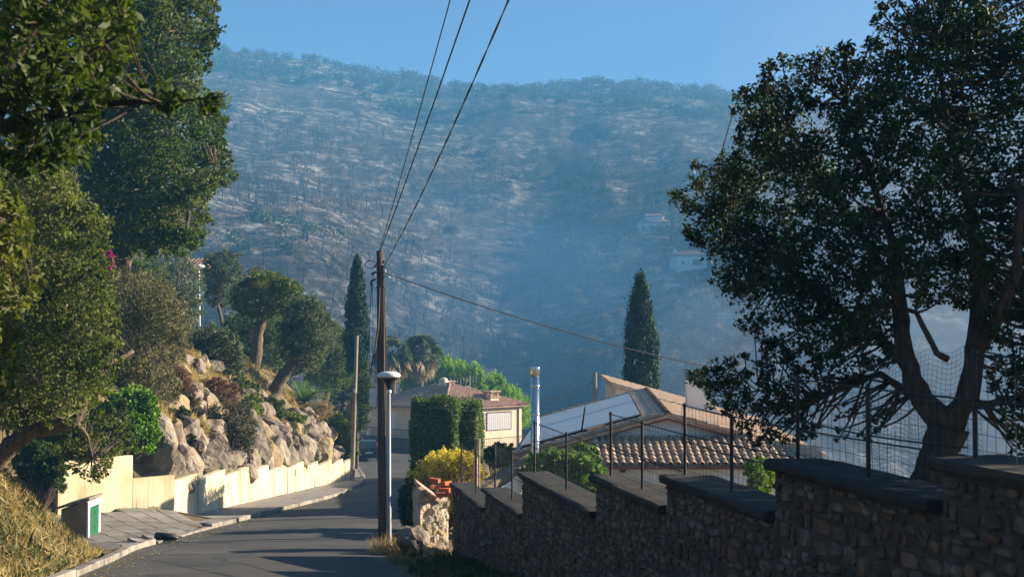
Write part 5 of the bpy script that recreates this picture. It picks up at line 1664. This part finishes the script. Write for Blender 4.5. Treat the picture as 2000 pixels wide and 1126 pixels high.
# feather palm on the bank
gp = hit(595, 808, 45, 90); gp_top = gp + Vector((0, 0, .55))
t = thing('feather_palm', 'young feather palm with arching fronds above the rockery', 'palm', gp)
MB().tube([gp - Vector((0, 0, .2)), gp_top], [.22, .26], 9).build('trunk', M_BARK, t)
Vs, Qs, Ts = [], [], []
ra = MB()
r = random.Random(5)
for k in range(20):
    az = k * 2.4 + r.uniform(-.3, .3); el = r.uniform(.35, 1.25)
    L_ = r.uniform(1.5, 2.3)
    hd = Vector((math.cos(az), math.sin(az) * .8, 0))
    pts = [gp_top + hd * (L_ * s * math.cos(el * (1 - .5 * s))) + Vector((0, 0, L_ * (s * math.sin(el) - .55 * s * s * (1.4 - el * .6)))) for s in [i / 9 for i in range(10)]]
    ra.tube(pts, [.02 - .0017 * i for i in range(10)], 4, cap=False)
    for i in range(1, 10):
        for f_ in (0, .33, .66):
            p = pts[i - 1] + (pts[i] - pts[i - 1]) * f_
            tg = (pts[i] - pts[i - 1]).normalized()
            for sd_ in (-1, 1):
                sv = tg.cross(Vector((0, 0, 1))).normalized() * sd_
                tip = p + (sv * .85 + tg * .6 + Vector((0, 0, .25))).normalized() * (.42 * (1 - abs(i - 4.5) / 9))
                o_ = len(Vs); w_ = tg * .018
                m_ = (p + tip) / 2 + Vector((0, 0, .02))
                Vs += [p, m_ + w_, tip, m_ - w_]; Qs.append((o_, o_ + 1, o_ + 2, o_ + 3)); Ts.append(r.uniform(.2, .9))
org = ORG[t.name]
link('frond', np_mesh('frond', [tuple(v - org) for v in Vs], Qs, Ts), L_BRIGHT, t, org)
ra.build('rachis', M_BARK, t)

# pine behind the cream house
pd_ = 134
pbl = fill([(785, 740), (830, 712), (890, 705), (960, 735), (1010, 765), (1035, 800), (1030, 830), (960, 840), (860, 800), (800, 780)], 34, pd_, 3.0, .8, 2)
pb0 = rooted(905, pd_)
t = thing('stone_pine', 'broad bright green pine crown behind the cream house', 'tree', pb0)
mb = MB(); fk = P(905, 800, pd_)
mb.tube([pb0, fk], [.4, .3], 9)
for c, r_b in pbl: mb.tube([fk, (fk + c) / 2, c], [.18, .1, .04], 5, cap=False)
mb.build('trunk', M_BARK, t)
C, D_, K_ = crown_points(pbl, 5200, .62, 12, .2)
n_t = len(C)
rep = 11
CC = np.repeat(C, rep, 0) + rng.normal(size=(n_t * rep, 3)) * np.array([.09, .09, .20])
leaves_obj('crown', CC, np.repeat(D_, rep, 0), 0.34, L_PINE, t, w=.24, bw=.3, along=np.tile([[0, 0, 1.6]], (len(CC), 1)), scale=1.2)

# clipped hedge: two blocks
def hedge(label, px0, px1, ytop, d, dep, zb, n, lean=0.0):
    a, b = P(px0, ytop, d), P(px1, ytop, d)
    t = thing('clipped_hedge', label, 'hedge', Vector(((a.x + b.x) / 2, d + dep / 2, zb)), 'clipped hedge blocks')
    W_, Hh = b.x - a.x, a.z - zb
    C, D_ = [], []
    areas = [W_ * Hh, dep * Hh, dep * Hh, W_ * dep]
    for f, ar in enumerate(areas):
        k = int(n * ar / sum(areas))
        u, v = rng.random(k), rng.random(k)
        dp = np.abs(rng.normal(size=k)) * .10 - .05 * (rng.random(k) < .3)
        if f == 0: p = np.stack([a.x + u * W_, d + dp, zb + v * Hh], -1); n_ = [0, -1, 0]
        elif f == 1: p = np.stack([a.x + dp, d + u * dep, zb + v * Hh], -1); n_ = [-1, 0, 0]
        elif f == 2: p = np.stack([b.x - dp, d + u * dep, zb + v * Hh], -1); n_ = [1, 0, 0]
        else: p = np.stack([a.x + u * W_, d + v * dep, a.z - dp + .07 * np.sin(u * 9 + v * 4) + .05 * rng.normal(size=k)], -1); n_ = [0, 0, 1]
        bump = .035 * np.sin(p[:, 0] * 3.1 + 2 * np.sin(p[:, 2] * 2.3)) + .03 * np.sin(p[:, 2] * 5.3 + p[:, 1] * 4)
        C.append(p + np.array(n_) * bump[:, None]); D_.append(np.tile([n_], (k, 1)))
    C, D_ = np.concatenate(C), np.concatenate(D_)
    MB().box(((a.x + b.x) / 2, d + dep / 2, (zb + a.z) / 2 - .12), (W_ - .34, dep - .34, Hh - .3)).build('branch_core', M_BARK, t)
    leaves_obj('foliage', C, D_, .085, L_HEDGE, t, w=.5, bw=.8, up=.3, scale=.5)
hedge('taller clipped hedge block above the yellow bush', 803, 892, 782, 42, 1.5, -6.2, 21000)
hedge('narrower clipped hedge block with sunlit right edge', 884, 939, 787, 43.8, 2.2, -6.4, 15000)

# yellow bush
yb = fill([(795, 935), (830, 895), (880, 878), (925, 892), (945, 930), (938, 985), (880, 1000), (820, 980), (795, 960)], 30, 36.0, .5, .8, 2)
C, D_, K_ = crown_points(yb, 15000, .6, 16, .2)
t = thing('yellow_bush', 'golden yellow rounded bush at the road edge below the hedge', 'shrub', rooted(860, 36))
mb = MB()
for c, cl in K_: mb.tube([ORG[t.name], (ORG[t.name] + Vector(c)) / 2, Vector(c)], [.035, .025, .01], 5, cap=False)
mb.build('stem', M_BARK, t)
leaves_obj('foliage', C, D_, .085, L_YELLOW, t, w=.5, up=.5)
sb_ = fill([(782, 960), (800, 930), (830, 960), (828, 1010), (800, 1030), (784, 1015)], 16, 35.6, .3, .8, 2)
C, D_, K_ = crown_points(sb_, 5000, .5, 16, .22)
leaves_obj('green_skirt', C, D_, .085, L_WEED, t, w=.5, up=.3)

# vines and shrubs behind the fence
shrub('grape_vine', 'lit vine sprawling before the white villa corner', 'vine', [(1025, 900), (1060, 880), (1120, 885), (1165, 890), (1180, 930), (1165, 965), (1080, 960), (1030, 935)], 35, .6, 20, 8000, .13, L_VINE, on_ground(1090, 35), w=.75)
shrub('grape_vine', 'taller vine shoots under the left end of the tiled lean-to', 'vine', [(1105, 890), (1130, 868), (1165, 880), (1175, 920), (1150, 960), (1110, 940)], 37, .4, 16, 4500, .13, L_VINE, on_ground(1140, 37), w=.75)
shrub('garden_shrub', 'thin pale green shrub before the porch, below the oak', 'shrub', [(1455, 905), (1490, 890), (1512, 920), (1505, 965), (1470, 970)], 22, .3, 16, 2200, .07, L_VINE, on_ground(1485, 22), w=.4)
shrub('garden_shrub', 'dark green bush behind the fence, right of the clipped hedge', 'shrub', [(945, 880), (975, 865), (1000, 880), (1000, 910), (955, 912)], 52, .5, 14, 3500, .12, L_OAK, on_ground(972, 52))
shrub('garden_shrub', 'pale green bush below the cream house window', 'shrub', [(975, 882), (1000, 868), (1012, 890), (1000, 905), (978, 902)], 49, .4, 10, 2200, .12, L_LIME, on_ground(994, 49))

# unseen oak added outside the frame to shade the dark oak on the right
for lab, x, y, cz, r_b in (('unseen broad oak added right of the picture to shade the dark oak', 9.8, 12.3, 2.2, 2.7),):
    b = Vector((x, y, Hs(x, y) - .1)); c = Vector((x, y, cz))
    bls = [(c + Vector((random.uniform(-1, 1) * r_b * .8, random.uniform(-1, 1) * r_b * .8, random.uniform(-.8, .8) * 1.1)), (r_b * .42, r_b * .42, .7)) for _ in range(18)]
    tree('oak_tree', lab, 'tree', [[(b, .25), (b + (c - b) * .5 + Vector((.1, 0, 0)), .2), (c, .1)]], bls, 14000, .19, L_OAK, None, 'unseen shading oaks', .02)

# ------------------------------------------------------------------ grass and weeds
def grass(name, label, region, n, size, m, w=.07, keep=None, lean=.5):
    xs = [p[0] for p in region]; ys = [p[1] for p in region]
    pts = np.stack([rng.uniform(min(xs), max(xs), n * 3), rng.uniform(min(ys), max(ys), n * 3)], -1)
    ok = np.array([in_poly(p, region) for p in pts])
    pts = pts[ok][:n]
    nz = fbm(pts[:, 0], pts[:, 1], .9, 3, 2.0)
    pts = pts[nz > (-.15 if keep is None else keep)]
    z = H(pts[:, 0], pts[:, 1])
    al = np.concatenate([rng.normal(size=(len(pts), 2)) * lean, np.ones((len(pts), 1)) * 1.6], 1)
    C = np.concatenate([pts, (z + size * .38)[:, None]], 1)
    V_, Q_ = leaf_arrays(C, size, None, w, 0, al)
    org = Vector((float(pts[:, 0].mean()), float(pts[:, 1].mean()), float(z.mean())))
    o = link(name, np_mesh(name, V_ - np.array(org), Q_, tint_of(C, .6)), m, None, org)
    return tag(o, label, 'grass', kind='stuff')
bank = [(-12, 15.5), (-6.75, 15.5), (-7.2, 19), (-7.75, 23), (-8.95, 29.4), (-10.0, 31.2), (-10.9, 32.3), (-14, 33), (-15, 26), (-13, 19)]
grass('bank_grass', 'dry straw grass on the bank at lower left', bank, 20000, .34, L_DRY, .05, -.35, .9)
grass('bank_weeds', 'green weeds growing through the dry bank grass', bank, 34000, .13, L_WEED, .45, -.4, 1.2)
grass('bank_herbs', 'taller green herbs scattered on the bank', bank, 5000, .4, L_WEED, .12, .1, .8)
grass('verge_weeds', 'dark weeds along the foot of the stone wall', [(-1.2, 20), (-2.4, 28.5), (-1.3, 28.3), (.2, 20.2), (2.2, 9.8), (1.0, 10)], 6000, .26, L_WEED, .14)
grass('verge_grass', 'straw coloured grass at the foot of the ruined pillar', [(-2.6, 27.2), (-2.75, 29.6), (-1.35, 28.9), (-1.3, 26.5)], 1500, .34, L_DRY, .04)
grass('lamp_grass', 'tall dry grass tuft around the foot of the grey street lamp', [(-2.98, 28.4), (-3.02, 29.2), (-2.55, 29.5), (-2.4, 28.5)], 240, .62, L_DRY, .022, -9, .75)
grass('rockery_grass', 'dry grass between the boulders of the rockery', [(-13.5, 42), (-10.4, 40), (-9.2, 66), (-12.5, 66)], 16000, .5, L_DRY, .06, .0)
grass('bank_top_grass', 'dry grass and scrub under the olive trees', [(-22, 50), (-13, 48), (-11, 80), (-18, 84)], 9000, .45, L_WEED, .1, -.1)

# leaf litter along the kerb and in the gutter
nL = 1500
yy = rng.uniform(22, 62, nL)
xx = LE(yy) + np.abs(rng.normal(size=nL)) * .35 + .02
zz = g(yy) + .03 + .05 * np.clip((xx - LE(yy)) / 5 * 4, 0, 1)
C = np.stack([xx, yy, zz], -1)
V_, Q_ = leaf_arrays(C, .05, np.tile([[0, 0, 1.]], (nL, 1)), .6, 4.0)
org = Vector((float(xx.mean()), float(yy.mean()), float(zz.mean())))
tag(link('leaf_litter', np_mesh('leaf_litter', V_ - np.array(org), Q_, rng.random(nL)), L_DRY, None, org), 'dry fallen leaves in the gutter along the kerb', 'leaves', kind='stuff')
# ------------------------------------------------------------------ far hillside: houses, trees, burnt wood
def bare_tree(seed, h_=6.0, n_br=7, sub=3, nseg=4):
    r = random.Random(seed)
    mb = MB()
    lean = Vector((r.uniform(-.12, .12), r.uniform(-.12, .12), 1))
    tr = [lean * (h_ * .62 * k / 3) + Vector((r.uniform(-.1, .1), r.uniform(-.1, .1), 0)) * k for k in range(4)]
    mb.tube(tr, [.16, .13, .11, .08], nseg, cap=False)
    for k in range(n_br):
        s = r.uniform(.4, 1.0)
        p = tr[0] + (tr[3] - tr[0]) * s
        az = r.uniform(0, 6.28); el = r.uniform(.35, 1.2)
        dv = Vector((math.cos(az) * math.cos(el), math.sin(az) * math.cos(el), math.sin(el)))
        L_ = h_ * r.uniform(.22, .42)
        q = p + dv * L_ * .5 + Vector((0, 0, .1)); e = p + dv * L_ + Vector((r.uniform(-.3, .3), r.uniform(-.3, .3), r.uniform(.1, .6)))
        mb.tube([p, q, e], [.075, .05, .025], 3, cap=False)
        for j in range(sub):
            b = q + (e - q) * r.uniform(0, 1)
            d2 = (dv + Vector((r.uniform(-1, 1), r.uniform(-1, 1), r.uniform(-.2, .9)))).normalized()
            mb.tube([b, b + d2 * L_ * r.uniform(.25, .5)], [.035, .012], 3, cap=False)
    return mb
VAR = []
for s_ in range(6):
    mb = bare_tree(s_, 6.0, 8 + s_ % 3, 3)
    me = bpy.data.meshes.new('burnt_tree'); me.from_pydata([tuple(v) for v in mb.V], [], mb.Fc); me.materials.append(M_CHAR)
    VAR.append(me)
def far_xy(n, dlo, dhi, u0=-.235, u1=.20, pw=1.0):
    d = np.exp(rng.uniform(0, 1, n) ** pw * math.log(dhi / dlo)) * dlo
    u = rng.uniform(u0, u1, n)
    k = d / np.sqrt(1 + u * u)
    return u * k, k
X, Y = far_xy(4200, 185, 720)
Z = H(X, Y)
dens = fbm(X, Y, 70, 3, 21.0)
keep = (dens > rng.uniform(-.2, .3, len(X)))
pxs = np.array([to_px((x, y, z)) for x, y, z in zip(X, Y, Z)])
keep &= (pxs[:, 0] > 380) & (pxs[:, 0] < 1520) & (pxs[:, 1] < 800)
X, Y, Z = X[keep], Y[keep], Z[keep]
order = np.argsort(np.hypot(X, Y))
X, Y, Z = X[order], Y[order], Z[order]
# the first ones at the bottom are mostly hidden: prefer those that show
for i in range(min(300, len(X))):
    o = bpy.data.objects.new('burnt_tree', VAR[i % 6]); COL.objects.link(o)
    o.location = (X[i], Y[i], Z[i] - .1)
    s_ = random.uniform(.55, 1.15)
    o.scale = (s_ * random.uniform(.9, 1.4), s_ * random.uniform(.9, 1.4), s_); o.rotation_euler = (0, 0, random.uniform(0, 6.28))
    tag(o, 'bare charred tree standing on the burnt hillside across the valley', 'tree', 'charred trees on the far hillside')
small = [bare_tree(20 + s_, 6.0, 5, 1, 3) for s_ in range(5)]
VV, QQ = [], []
off = 0
tris = []
for s_ in small:
    f = []
    for q in s_.Fc:
        f.append(q if len(q) == 4 else q + (q[-1],))
    tris.append((np.array([tuple(v) for v in s_.V]), np.array(f)))
for i in range(300, len(X)):
    v, q = tris[i % 5]
    a = random.uniform(0, 6.28); sc = random.uniform(.3, 1.1); c_, s2 = math.cos(a), math.sin(a)
    m = np.array([[c_, -s2, 0], [s2, c_, 0], [0, 0, 1]]) * sc
    VV.append(v @ m.T * np.array([1.3, 1.3, 1]) + np.array([X[i], Y[i], Z[i] - .1])); QQ.append(q + off); off += len(v)
o = link('burnt_wood', np_mesh('burnt_wood', np.concatenate(VV), np.concatenate(QQ)), M_CHAR, None, (0, 0, 0))
tag(o, 'mass of charred bare trunks covering the far burnt slopes', 'wood', kind='stuff')

nW = len(X)
per = 14
dv = unit(rng.normal(size=(nW, per, 3))) * np.array([1.5, 1.5, 1.1]) * rng.uniform(.4, 1.0, (nW, per, 1))
Cw = (np.stack([X, Y, Z + 3.6], -1)[:, None, :] + dv).reshape(-1, 3)
Vw, Qw = leaf_arrays(Cw, 1.3, None, .09)
o = link('burnt_twigs', np_mesh('burnt_twigs', Vw, Qw, np.repeat(rng.random(nW), per)), L_TWIG, None, (0, 0, 0))
tag(o, 'haze of fine charred twigs in the crowns of the burnt wood', 'wood', kind='stuff')
# scorched scrub, low twiggy clumps
def clump_mass(name, label, X, Y, size_lo, size_hi, per, leaf, m, flat=.7, w=.5):
    Z = H(X, Y)
    n = len(X)
    s = rng.uniform(size_lo, size_hi, n)
    d = unit(rng.normal(size=(n, per, 3)))
    rr = rng.uniform(.35, 1.0, (n, per, 1))
    C = np.stack([X, Y, Z + s * flat * .6], -1)[:, None, :] + d * rr * s[:, None, None] * np.array([1, 1, flat])
    D_ = d.reshape(-1, 3); C = C.reshape(-1, 3)
    V_, Q_ = leaf_arrays(C, leaf, unit(D_ + np.array([0, 0, .4])), w, .8)
    tnt = np.clip(np.repeat(rng.random(n), per) * .7 + rng.random(n * per) * .3, 0, 1)
    o = link(name, np_mesh(name, V_, Q_, tnt), m, None, (0, 0, 0))
    return tag(o, label, 'wood', kind='stuff')
X, Y = far_xy(2600, 190, 700); k = fbm(X, Y, 60, 3, 31.0) > .02
clump_mass('scorched_scrub', 'low charred scrub clumps over the burnt slopes', X[k], Y[k], .7, 1.7, 22, .9, L_TWIG, .7, .1)
X, Y = far_xy(1500, 190, 560); k = fbm(X, Y, 50, 3, 41.0) > .1
clump_mass('scorched_bushes', 'brown scorched bushes scattered over the far slope', X[k], Y[k], .8, 2.0, 60, .55, L_SCORCH, .8)
# living wood along the ridge
X, Y = far_xy(1500, 640, 905, -.28, .30, .8)
k = (np.hypot(X, Y) > 735 + 60 * fbm(X, Y, 120, 3, 51.0)) | (fbm(X, Y, 60, 3, 52.0) > .25)
clump_mass('ridge_wood', 'green wood along the skyline ridge', X[k], Y[k], 2.6, 4.8, 80, 1.5, L_FARG, .8)
X, Y = far_xy(1100, 330, 700, -.24, .2); k = fbm(X, Y, 60, 3, 61.0) > .12
clump_mass('surviving_wood', 'patches of surviving green trees on the upper slope', X[k], Y[k], 1.8, 3.2, 70, 1.1, L_FARG, .9)

# single far trees
def far_tree(name, label, px, py, rpx, d=None, lm=L_SCORCH, n=420, trunk=1.0, leaf=.45, group=None, flat=.8):
    """py = where the trunk meets the slope"""
    b = hit(px, py, 150, 800) if d is None else on_ground(px, d)
    dd_ = b.y
    r = R(rpx, dd_)
    c = b + Vector((0, 0, r * (trunk + flat)))
    bl = [(c + Vector((random.uniform(-.55, .55) * r, random.uniform(-.5, .5) * r, random.uniform(-.4, .4) * r * flat)), (r * random.uniform(.4, .55),) * 2 + (r * .42 * flat,)) for _ in range(8)]
    t = thing(name, label, 'tree', b - Vector((0, 0, .1)), group)
    mb = MB()
    mb.tube([b - Vector((0, 0, .2)), b + Vector((.1 * r, 0, r * trunk * .6)), c], [.07 * r + .05, .06 * r + .04, .03], 5)
    for q, _ in bl: mb.tube([b + Vector((.05 * r, 0, r * trunk * .7)), (c + q) / 2, q], [.05, .04, .02], 4, cap=False)
    mb.build('trunk', M_CHAR if lm is L_SCORCH else M_BARK, t)
    C, D_, K_ = crown_points(bl, n, .4, 14, .28)
    leaves_obj('crown', C, D_, leaf, lm, t, w=.55, scale=1.5)
    return t
SC = [(1065, 690, 17), (1100, 715, 14), (1135, 730, 18), (1180, 735, 20), (1205, 700, 15), (1160, 690, 13), (1120, 665, 13), (1180, 655, 16), (1215, 640, 14), (1290, 690, 16), (1320, 640, 15), (1350, 690, 15), (1310, 730, 18), (1400, 670, 15),
      (905, 690, 14), (870, 680, 11), (930, 720, 13), (980, 700, 12), (1020, 720, 13), (840, 690, 10), (800, 650, 9), (1040, 660, 10), (1250, 620, 14), (1370, 610, 13), (1090, 560, 9), (1200, 560, 17), (1280, 560, 15), (860, 510, 9), (930, 520, 9), (650, 520, 8), (560, 560, 8), (1000, 480, 8), (1130, 600, 13), (1060, 620, 9)]
for px, py, r in SC:
    far_tree('scorched_tree', 'tree with brown scorched crown on the lower slope across the valley', px, py, r, lm=L_SCORCH, trunk=1.3, group='scorched trees across the valley')
far_tree('pine_tree', 'lone surviving round pine on the burnt slope left of centre', 880, 510, 22, lm=L_FARG, n=900, trunk=2.0, leaf=.5)
far_tree('pine_tree', 'umbrella pine left of the two tiered villa across the valley', 1192, 470, 30, lm=L_FARG, n=1100, trunk=.7, leaf=.6, flat=.6)
far_tree('holm_oak', 'large grey-green round tree below the umbrella pine', 1152, 545, 30, lm=L_GREY, n=1100, trunk=.5, leaf=.55)
far_tree('holm_oak', 'grey-green tree right of the concrete dome across the valley', 1225, 530, 26, lm=L_GREY, n=900, trunk=.5, leaf=.55)
far_tree('holm_oak', 'pale tree under the lower villa roof across the valley', 1250, 500, 22, lm=L_GREY, n=700, trunk=.4, leaf=.55)
for px, py, r in ((1345, 480, 26), (1375, 470, 24), (1400, 490, 24), (1330, 450, 20), (1290, 410, 22), (1240, 410, 20), (1100, 470, 20), (1180, 400, 18), (940, 205, 22), (985, 212, 18), (1040, 214, 20), (1095, 220, 16), (1000, 195, 16), (700, 190, 16), (760, 195, 18), (620, 175, 16)):
    far_tree('pine_tree', 'hazy green tree that survived on the slope across the valley', px, py, r, lm=L_FARG, n=500, trunk=.5, leaf=.8 if py < 300 else .55, group='surviving green trees across the valley')
spur = [(1090, 480), (1180, 420), (1320, 400), (1480, 400), (1500, 620), (1300, 650), (1160, 640), (1100, 580)]
k_ = 0
while k_ < 46:
    px, py = random.uniform(1090, 1500), random.uniform(400, 650)
    if not in_poly((px, py), spur): continue
    if any(abs(px - hx) < 34 and -6 < py - hy < 34 for hx, hy in ((1278, 456), (1282, 474), (1352, 528), (1430, 632))): continue
    k_ += 1
    far_tree('garden_tree', 'grey-green garden tree among the houses across the valley', px, py, random.uniform(11, 22), lm=random.choice((L_GREY, L_FARG, L_GREY, L_SCORCH)), n=300, trunk=.5, leaf=.6, group='garden trees among the far houses')
fc_ = hit(1311, 470, 150, 800)
cypress('cypress', 'distant hazy cypress beside the two tiered white villa', 1311, fc_.y, 388, 470, 7, 1600, .6)

# far houses
def villa(label, px, py, w_, dep, h_, rz, roof_h=1.3, windows=(), name='far_villa', d=None, wallm=None, chim=None, tier=None):
    b = hit(px, py, 150, 800)
    t = thing(name, label, 'house', b, 'houses on the spur across the valley')
    M_ = Matrix.Translation(b) @ Matrix.Rotation(rz, 4, 'Z')
    def T(x, y, z): return M_ @ Vector((x, y, z))
    MB().box(T(0, dep / 2, h_ / 2 - 2), (w_, dep, h_ + 4), rz).build('wall', wallm or M_WHITE, t)
    o_ = .6
    def hip(x0, x1, y0_, y1_, z_, rh):
        cx0, cx1 = x0 + (y1_ - y0_) / 2, x1 - (y1_ - y0_) / 2
        if cx1 < cx0: cx0 = cx1 = (x0 + x1) / 2
        a, b2, c2_, d2 = T(x0, y0_, z_), T(x1, y0_, z_), T(x1, y1_, z_), T(x0, y1_, z_)
        r1_, r2_ = T(cx0, (y0_ + y1_) / 2, z_ + rh), T(cx1, (y0_ + y1_) / 2, z_ + rh)
        for q in ([a, b2, r2_, r1_], [b2, c2_, r2_], [c2_, d2, r1_, r2_], [d2, a, r1_]):
            s_ = roof_slab(q, .2).build('roof', M_TILER, t)
            ot = tile_ribs(q, .6, 1.0, .2, 3).build('roof_tile_course', M_TILER, s_, ORG[t.name]); ot['kind'] = 'stuff'
    hip(-w_ / 2 - o_, w_ / 2 + o_, -o_, dep + o_, h_, roof_h)
    if tier:
        tw, td, th_ = tier
        MB().box(T(0, dep / 2, h_ + roof_h * .5 + th_ / 2), (tw, td, th_ + roof_h), rz).build('upper_storey', wallm or M_WHITE, t)
        hip(-tw / 2 - .4, tw / 2 + .4, dep / 2 - td / 2 - .4, dep / 2 + td / 2 + .4, h_ + roof_h + th_, .8)
    for x, z, ww_, hh_ in windows:
        f = MB().box(T(x, -.03, z), (ww_ + .2, .08, hh_ + .2), rz).build('window', M_SHUT, t)
        MB().box(T(x, -.08, z), (ww_, .06, hh_), rz).build('pane', M_GLASS, f, ORG[t.name])
    if chim:
        x, y, z = chim
        cm = MB().box(T(x, y, z), (.9, .9, 2.2), rz).build('chimney', M_WHITE, t)
        MB().box(T(x, y, z + 1.2), (1.1, 1.1, .2), rz).build('cap', M_TILE, cm, ORG[t.name])
    return t
villa('white two tiered villa with red hip roofs left of the distant cypress', 1278, 456, 11, 8, 3.6, -.15, 1.5, [(-3.6, 1.8, 1.2, 1.4), (-.9, 1.8, 1.3, 1.4), (2.2, 1.6, 1.2, 2.0), (4.2, 1.6, 1.0, 2.0)], chim=(-2.8, 3, 5.4), tier=(5.5, 4.0, .7))
villa('long low grey roof just below the two tiered villa', 1282, 474, 8.5, 4, 1.2, -.1, 1.1, [(-2, .6, 1, .7), (2, .6, 1, .7)], wallm=M_CREAM)
villa('white gabled house with red roof half hidden by the oak', 1352, 528, 9.5, 6, 4.4, .25, 1.4, [(-2.9, 2.2, .8, 1.0), (1.5, 2.4, 2.6, 1.6)], chim=(-4.3, 2.5, 5.0))
villa('pale roofed house farther right behind the oak leaves', 1428, 545, 9, 6, 3.2, .1, 1.3, [(-2, 1.6, 1, 1.2), (2, 1.6, 1, 1.2)])
villa('small white house high behind the oak leaves', 1455, 500, 10, 6, 3.4, .0, 1.2, [(-2.5, 1.6, 1, 1.2), (2, 1.6, 1, 1.2)])
# flat white annex and its terrace
b = hit(1430, 632, 150, 800)
t = thing('flat_annex', 'flat roofed white annex low on the spur beside the oak', 'building', b, None)
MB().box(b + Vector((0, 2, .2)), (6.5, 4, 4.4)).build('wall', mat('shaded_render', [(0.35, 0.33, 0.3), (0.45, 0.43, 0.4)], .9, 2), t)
MB().box(b + Vector((0, 1.9, 2.5)), (7.2, 4.6, .3)).build('roof_slab', M_WHITE, t)
MB().box(b + Vector((3.7, -.6, .6)), (.6, 1.2, 3.2)).build('buttress', M_CREAM, t)
f = MB().box(b + Vector((-1, -.05, .8)), (1.6, .1, 1.2)).build('window', M_SHUT, t); MB().box(b + Vector((-1, -.1, .8)), (1.4, .1, 1.0)).build('pane', M_GLASS, f, ORG[t.name])
for lab, px, py, w_ in (('pale terrace wall left of the gabled house on the spur', 1312, 562, 5), ('white garden wall under the gabled house on the spur', 1365, 572, 6), ('cream garden wall above the flat annex', 1400, 600, 3)):
    b = hit(px, py, 150, 800)
    t = thing('terrace_wall', lab, 'wall', b, 'terrace walls across the valley')
    MB().box(b + Vector((0, 0, .3)), (w_, .5, 2.2), .3).build('wall', M_CREAM, t)
    MB().box(b + Vector((0, 0, 1.45)), (w_ + .3, .7, .12), .3).build('coping', M_CONC, t)
# concrete dome
b = hit(1184, 505, 150, 800)
t = thing('garden_dome', 'pale concrete dome hut among grey-green trees across the valley', 'hut', b)
MB().lathe([(2.1, -1), (2.2, .4), (2.05, 1.0), (1.5, 1.5), (.8, 1.75), (.1, 1.8)], b, 16).build('shell', M_CONC, t, smooth=True)
MB().box(b + Vector((.3, -2.1, .3)), (1.2, .5, 1.3)).build('doorway', M_DARKROOM, t)
# ------------------------------------------------------------------ haze
hz = MB().box((0, 0, 62), (2240, 2240, 240)).build('haze', None, None, (0, 0, 0))
hm = bpy.data.materials.new('haze'); hm.use_nodes = True
hn = hm.node_tree
hn.nodes.remove(hn.nodes['Principled BSDF'])
pvn = hn.nodes.new('ShaderNodeVolumePrincipled')
pvn.inputs['Color'].default_value = (*HAZE_COLOR, 1)
pvn.inputs['Density'].default_value = HAZE_DENSITY
pvn.inputs['Density Attribute'].default_value = ''
pvn.inputs['Temperature Attribute'].default_value = ''
pvn.inputs['Color Attribute'].default_value = ''
hm.cycles.homogeneous_volume = True
pvn.inputs['Anisotropy'].default_value = 0.0
hn.links.new(pvn.outputs[0], hn.nodes['Material Output'].inputs['Volume'])
hz.data.materials.append(hm)
hz['kind'] = 'stuff'

# smoke drifting on the right, behind the oak
import bmesh as _bm
def smoke(label, c, r, dens, col):
    bm = _bm.new(); _bm.ops.create_icosphere(bm, subdivisions=4, radius=1.0)
    for v in bm.verts:
        v.co *= 1 + .12 * math.sin(v.co.x * 4 + 1) * math.sin(v.co.z * 5) + .1 * math.sin(v.co.y * 5 + v.co.z * 3)
    me = bpy.data.meshes.new('smoke'); bm.to_mesh(me); bm.free()
    o = bpy.data.objects.new('smoke', me); COL.objects.link(o)
    o.location = c; o.scale = r
    m = bpy.data.materials.new('smoke'); m.use_nodes = True
    nt = m.node_tree; nt.nodes.remove(nt.nodes['Principled BSDF'])
    v = nt.nodes.new('ShaderNodeVolumePrincipled')
    v.inputs['Color'].default_value = (*col, 1); v.inputs['Density'].default_value = dens
    for k in ('Density Attribute', 'Temperature Attribute', 'Color Attribute'): v.inputs[k].default_value = ''
    nt.links.new(v.outputs[0], nt.nodes['Material Output'].inputs['Volume'])
    m.cycles.homogeneous_volume = True
    me.materials.append(m)
    tag(o, label, 'smoke', kind='stuff')
for k_, lab_ in ((1.12, 'outer veil of pale smoke hanging in the valley behind the dark oak'), (.93, 'middle of the pale smoke hanging behind the dark oak'), (.74, 'dense part of the pale smoke hanging behind the dark oak'), (.55, 'core of the pale smoke hanging behind the dark oak')):
    smoke(lab_, (122, 400, 22), (66 * k_, 120 * k_, 80 * k_), .00095, (.5, .62, .85))
smoke('thin blue smoke lying in the gully at the middle of the valley', (6, 320, 8), (46, 60, 26), .0026, (.2, .48, .95))
smoke('low pale smoke bank behind the fence under the oak', (92, 262, -16), (72, 75, 30), .0040, (.45, .6, .85))
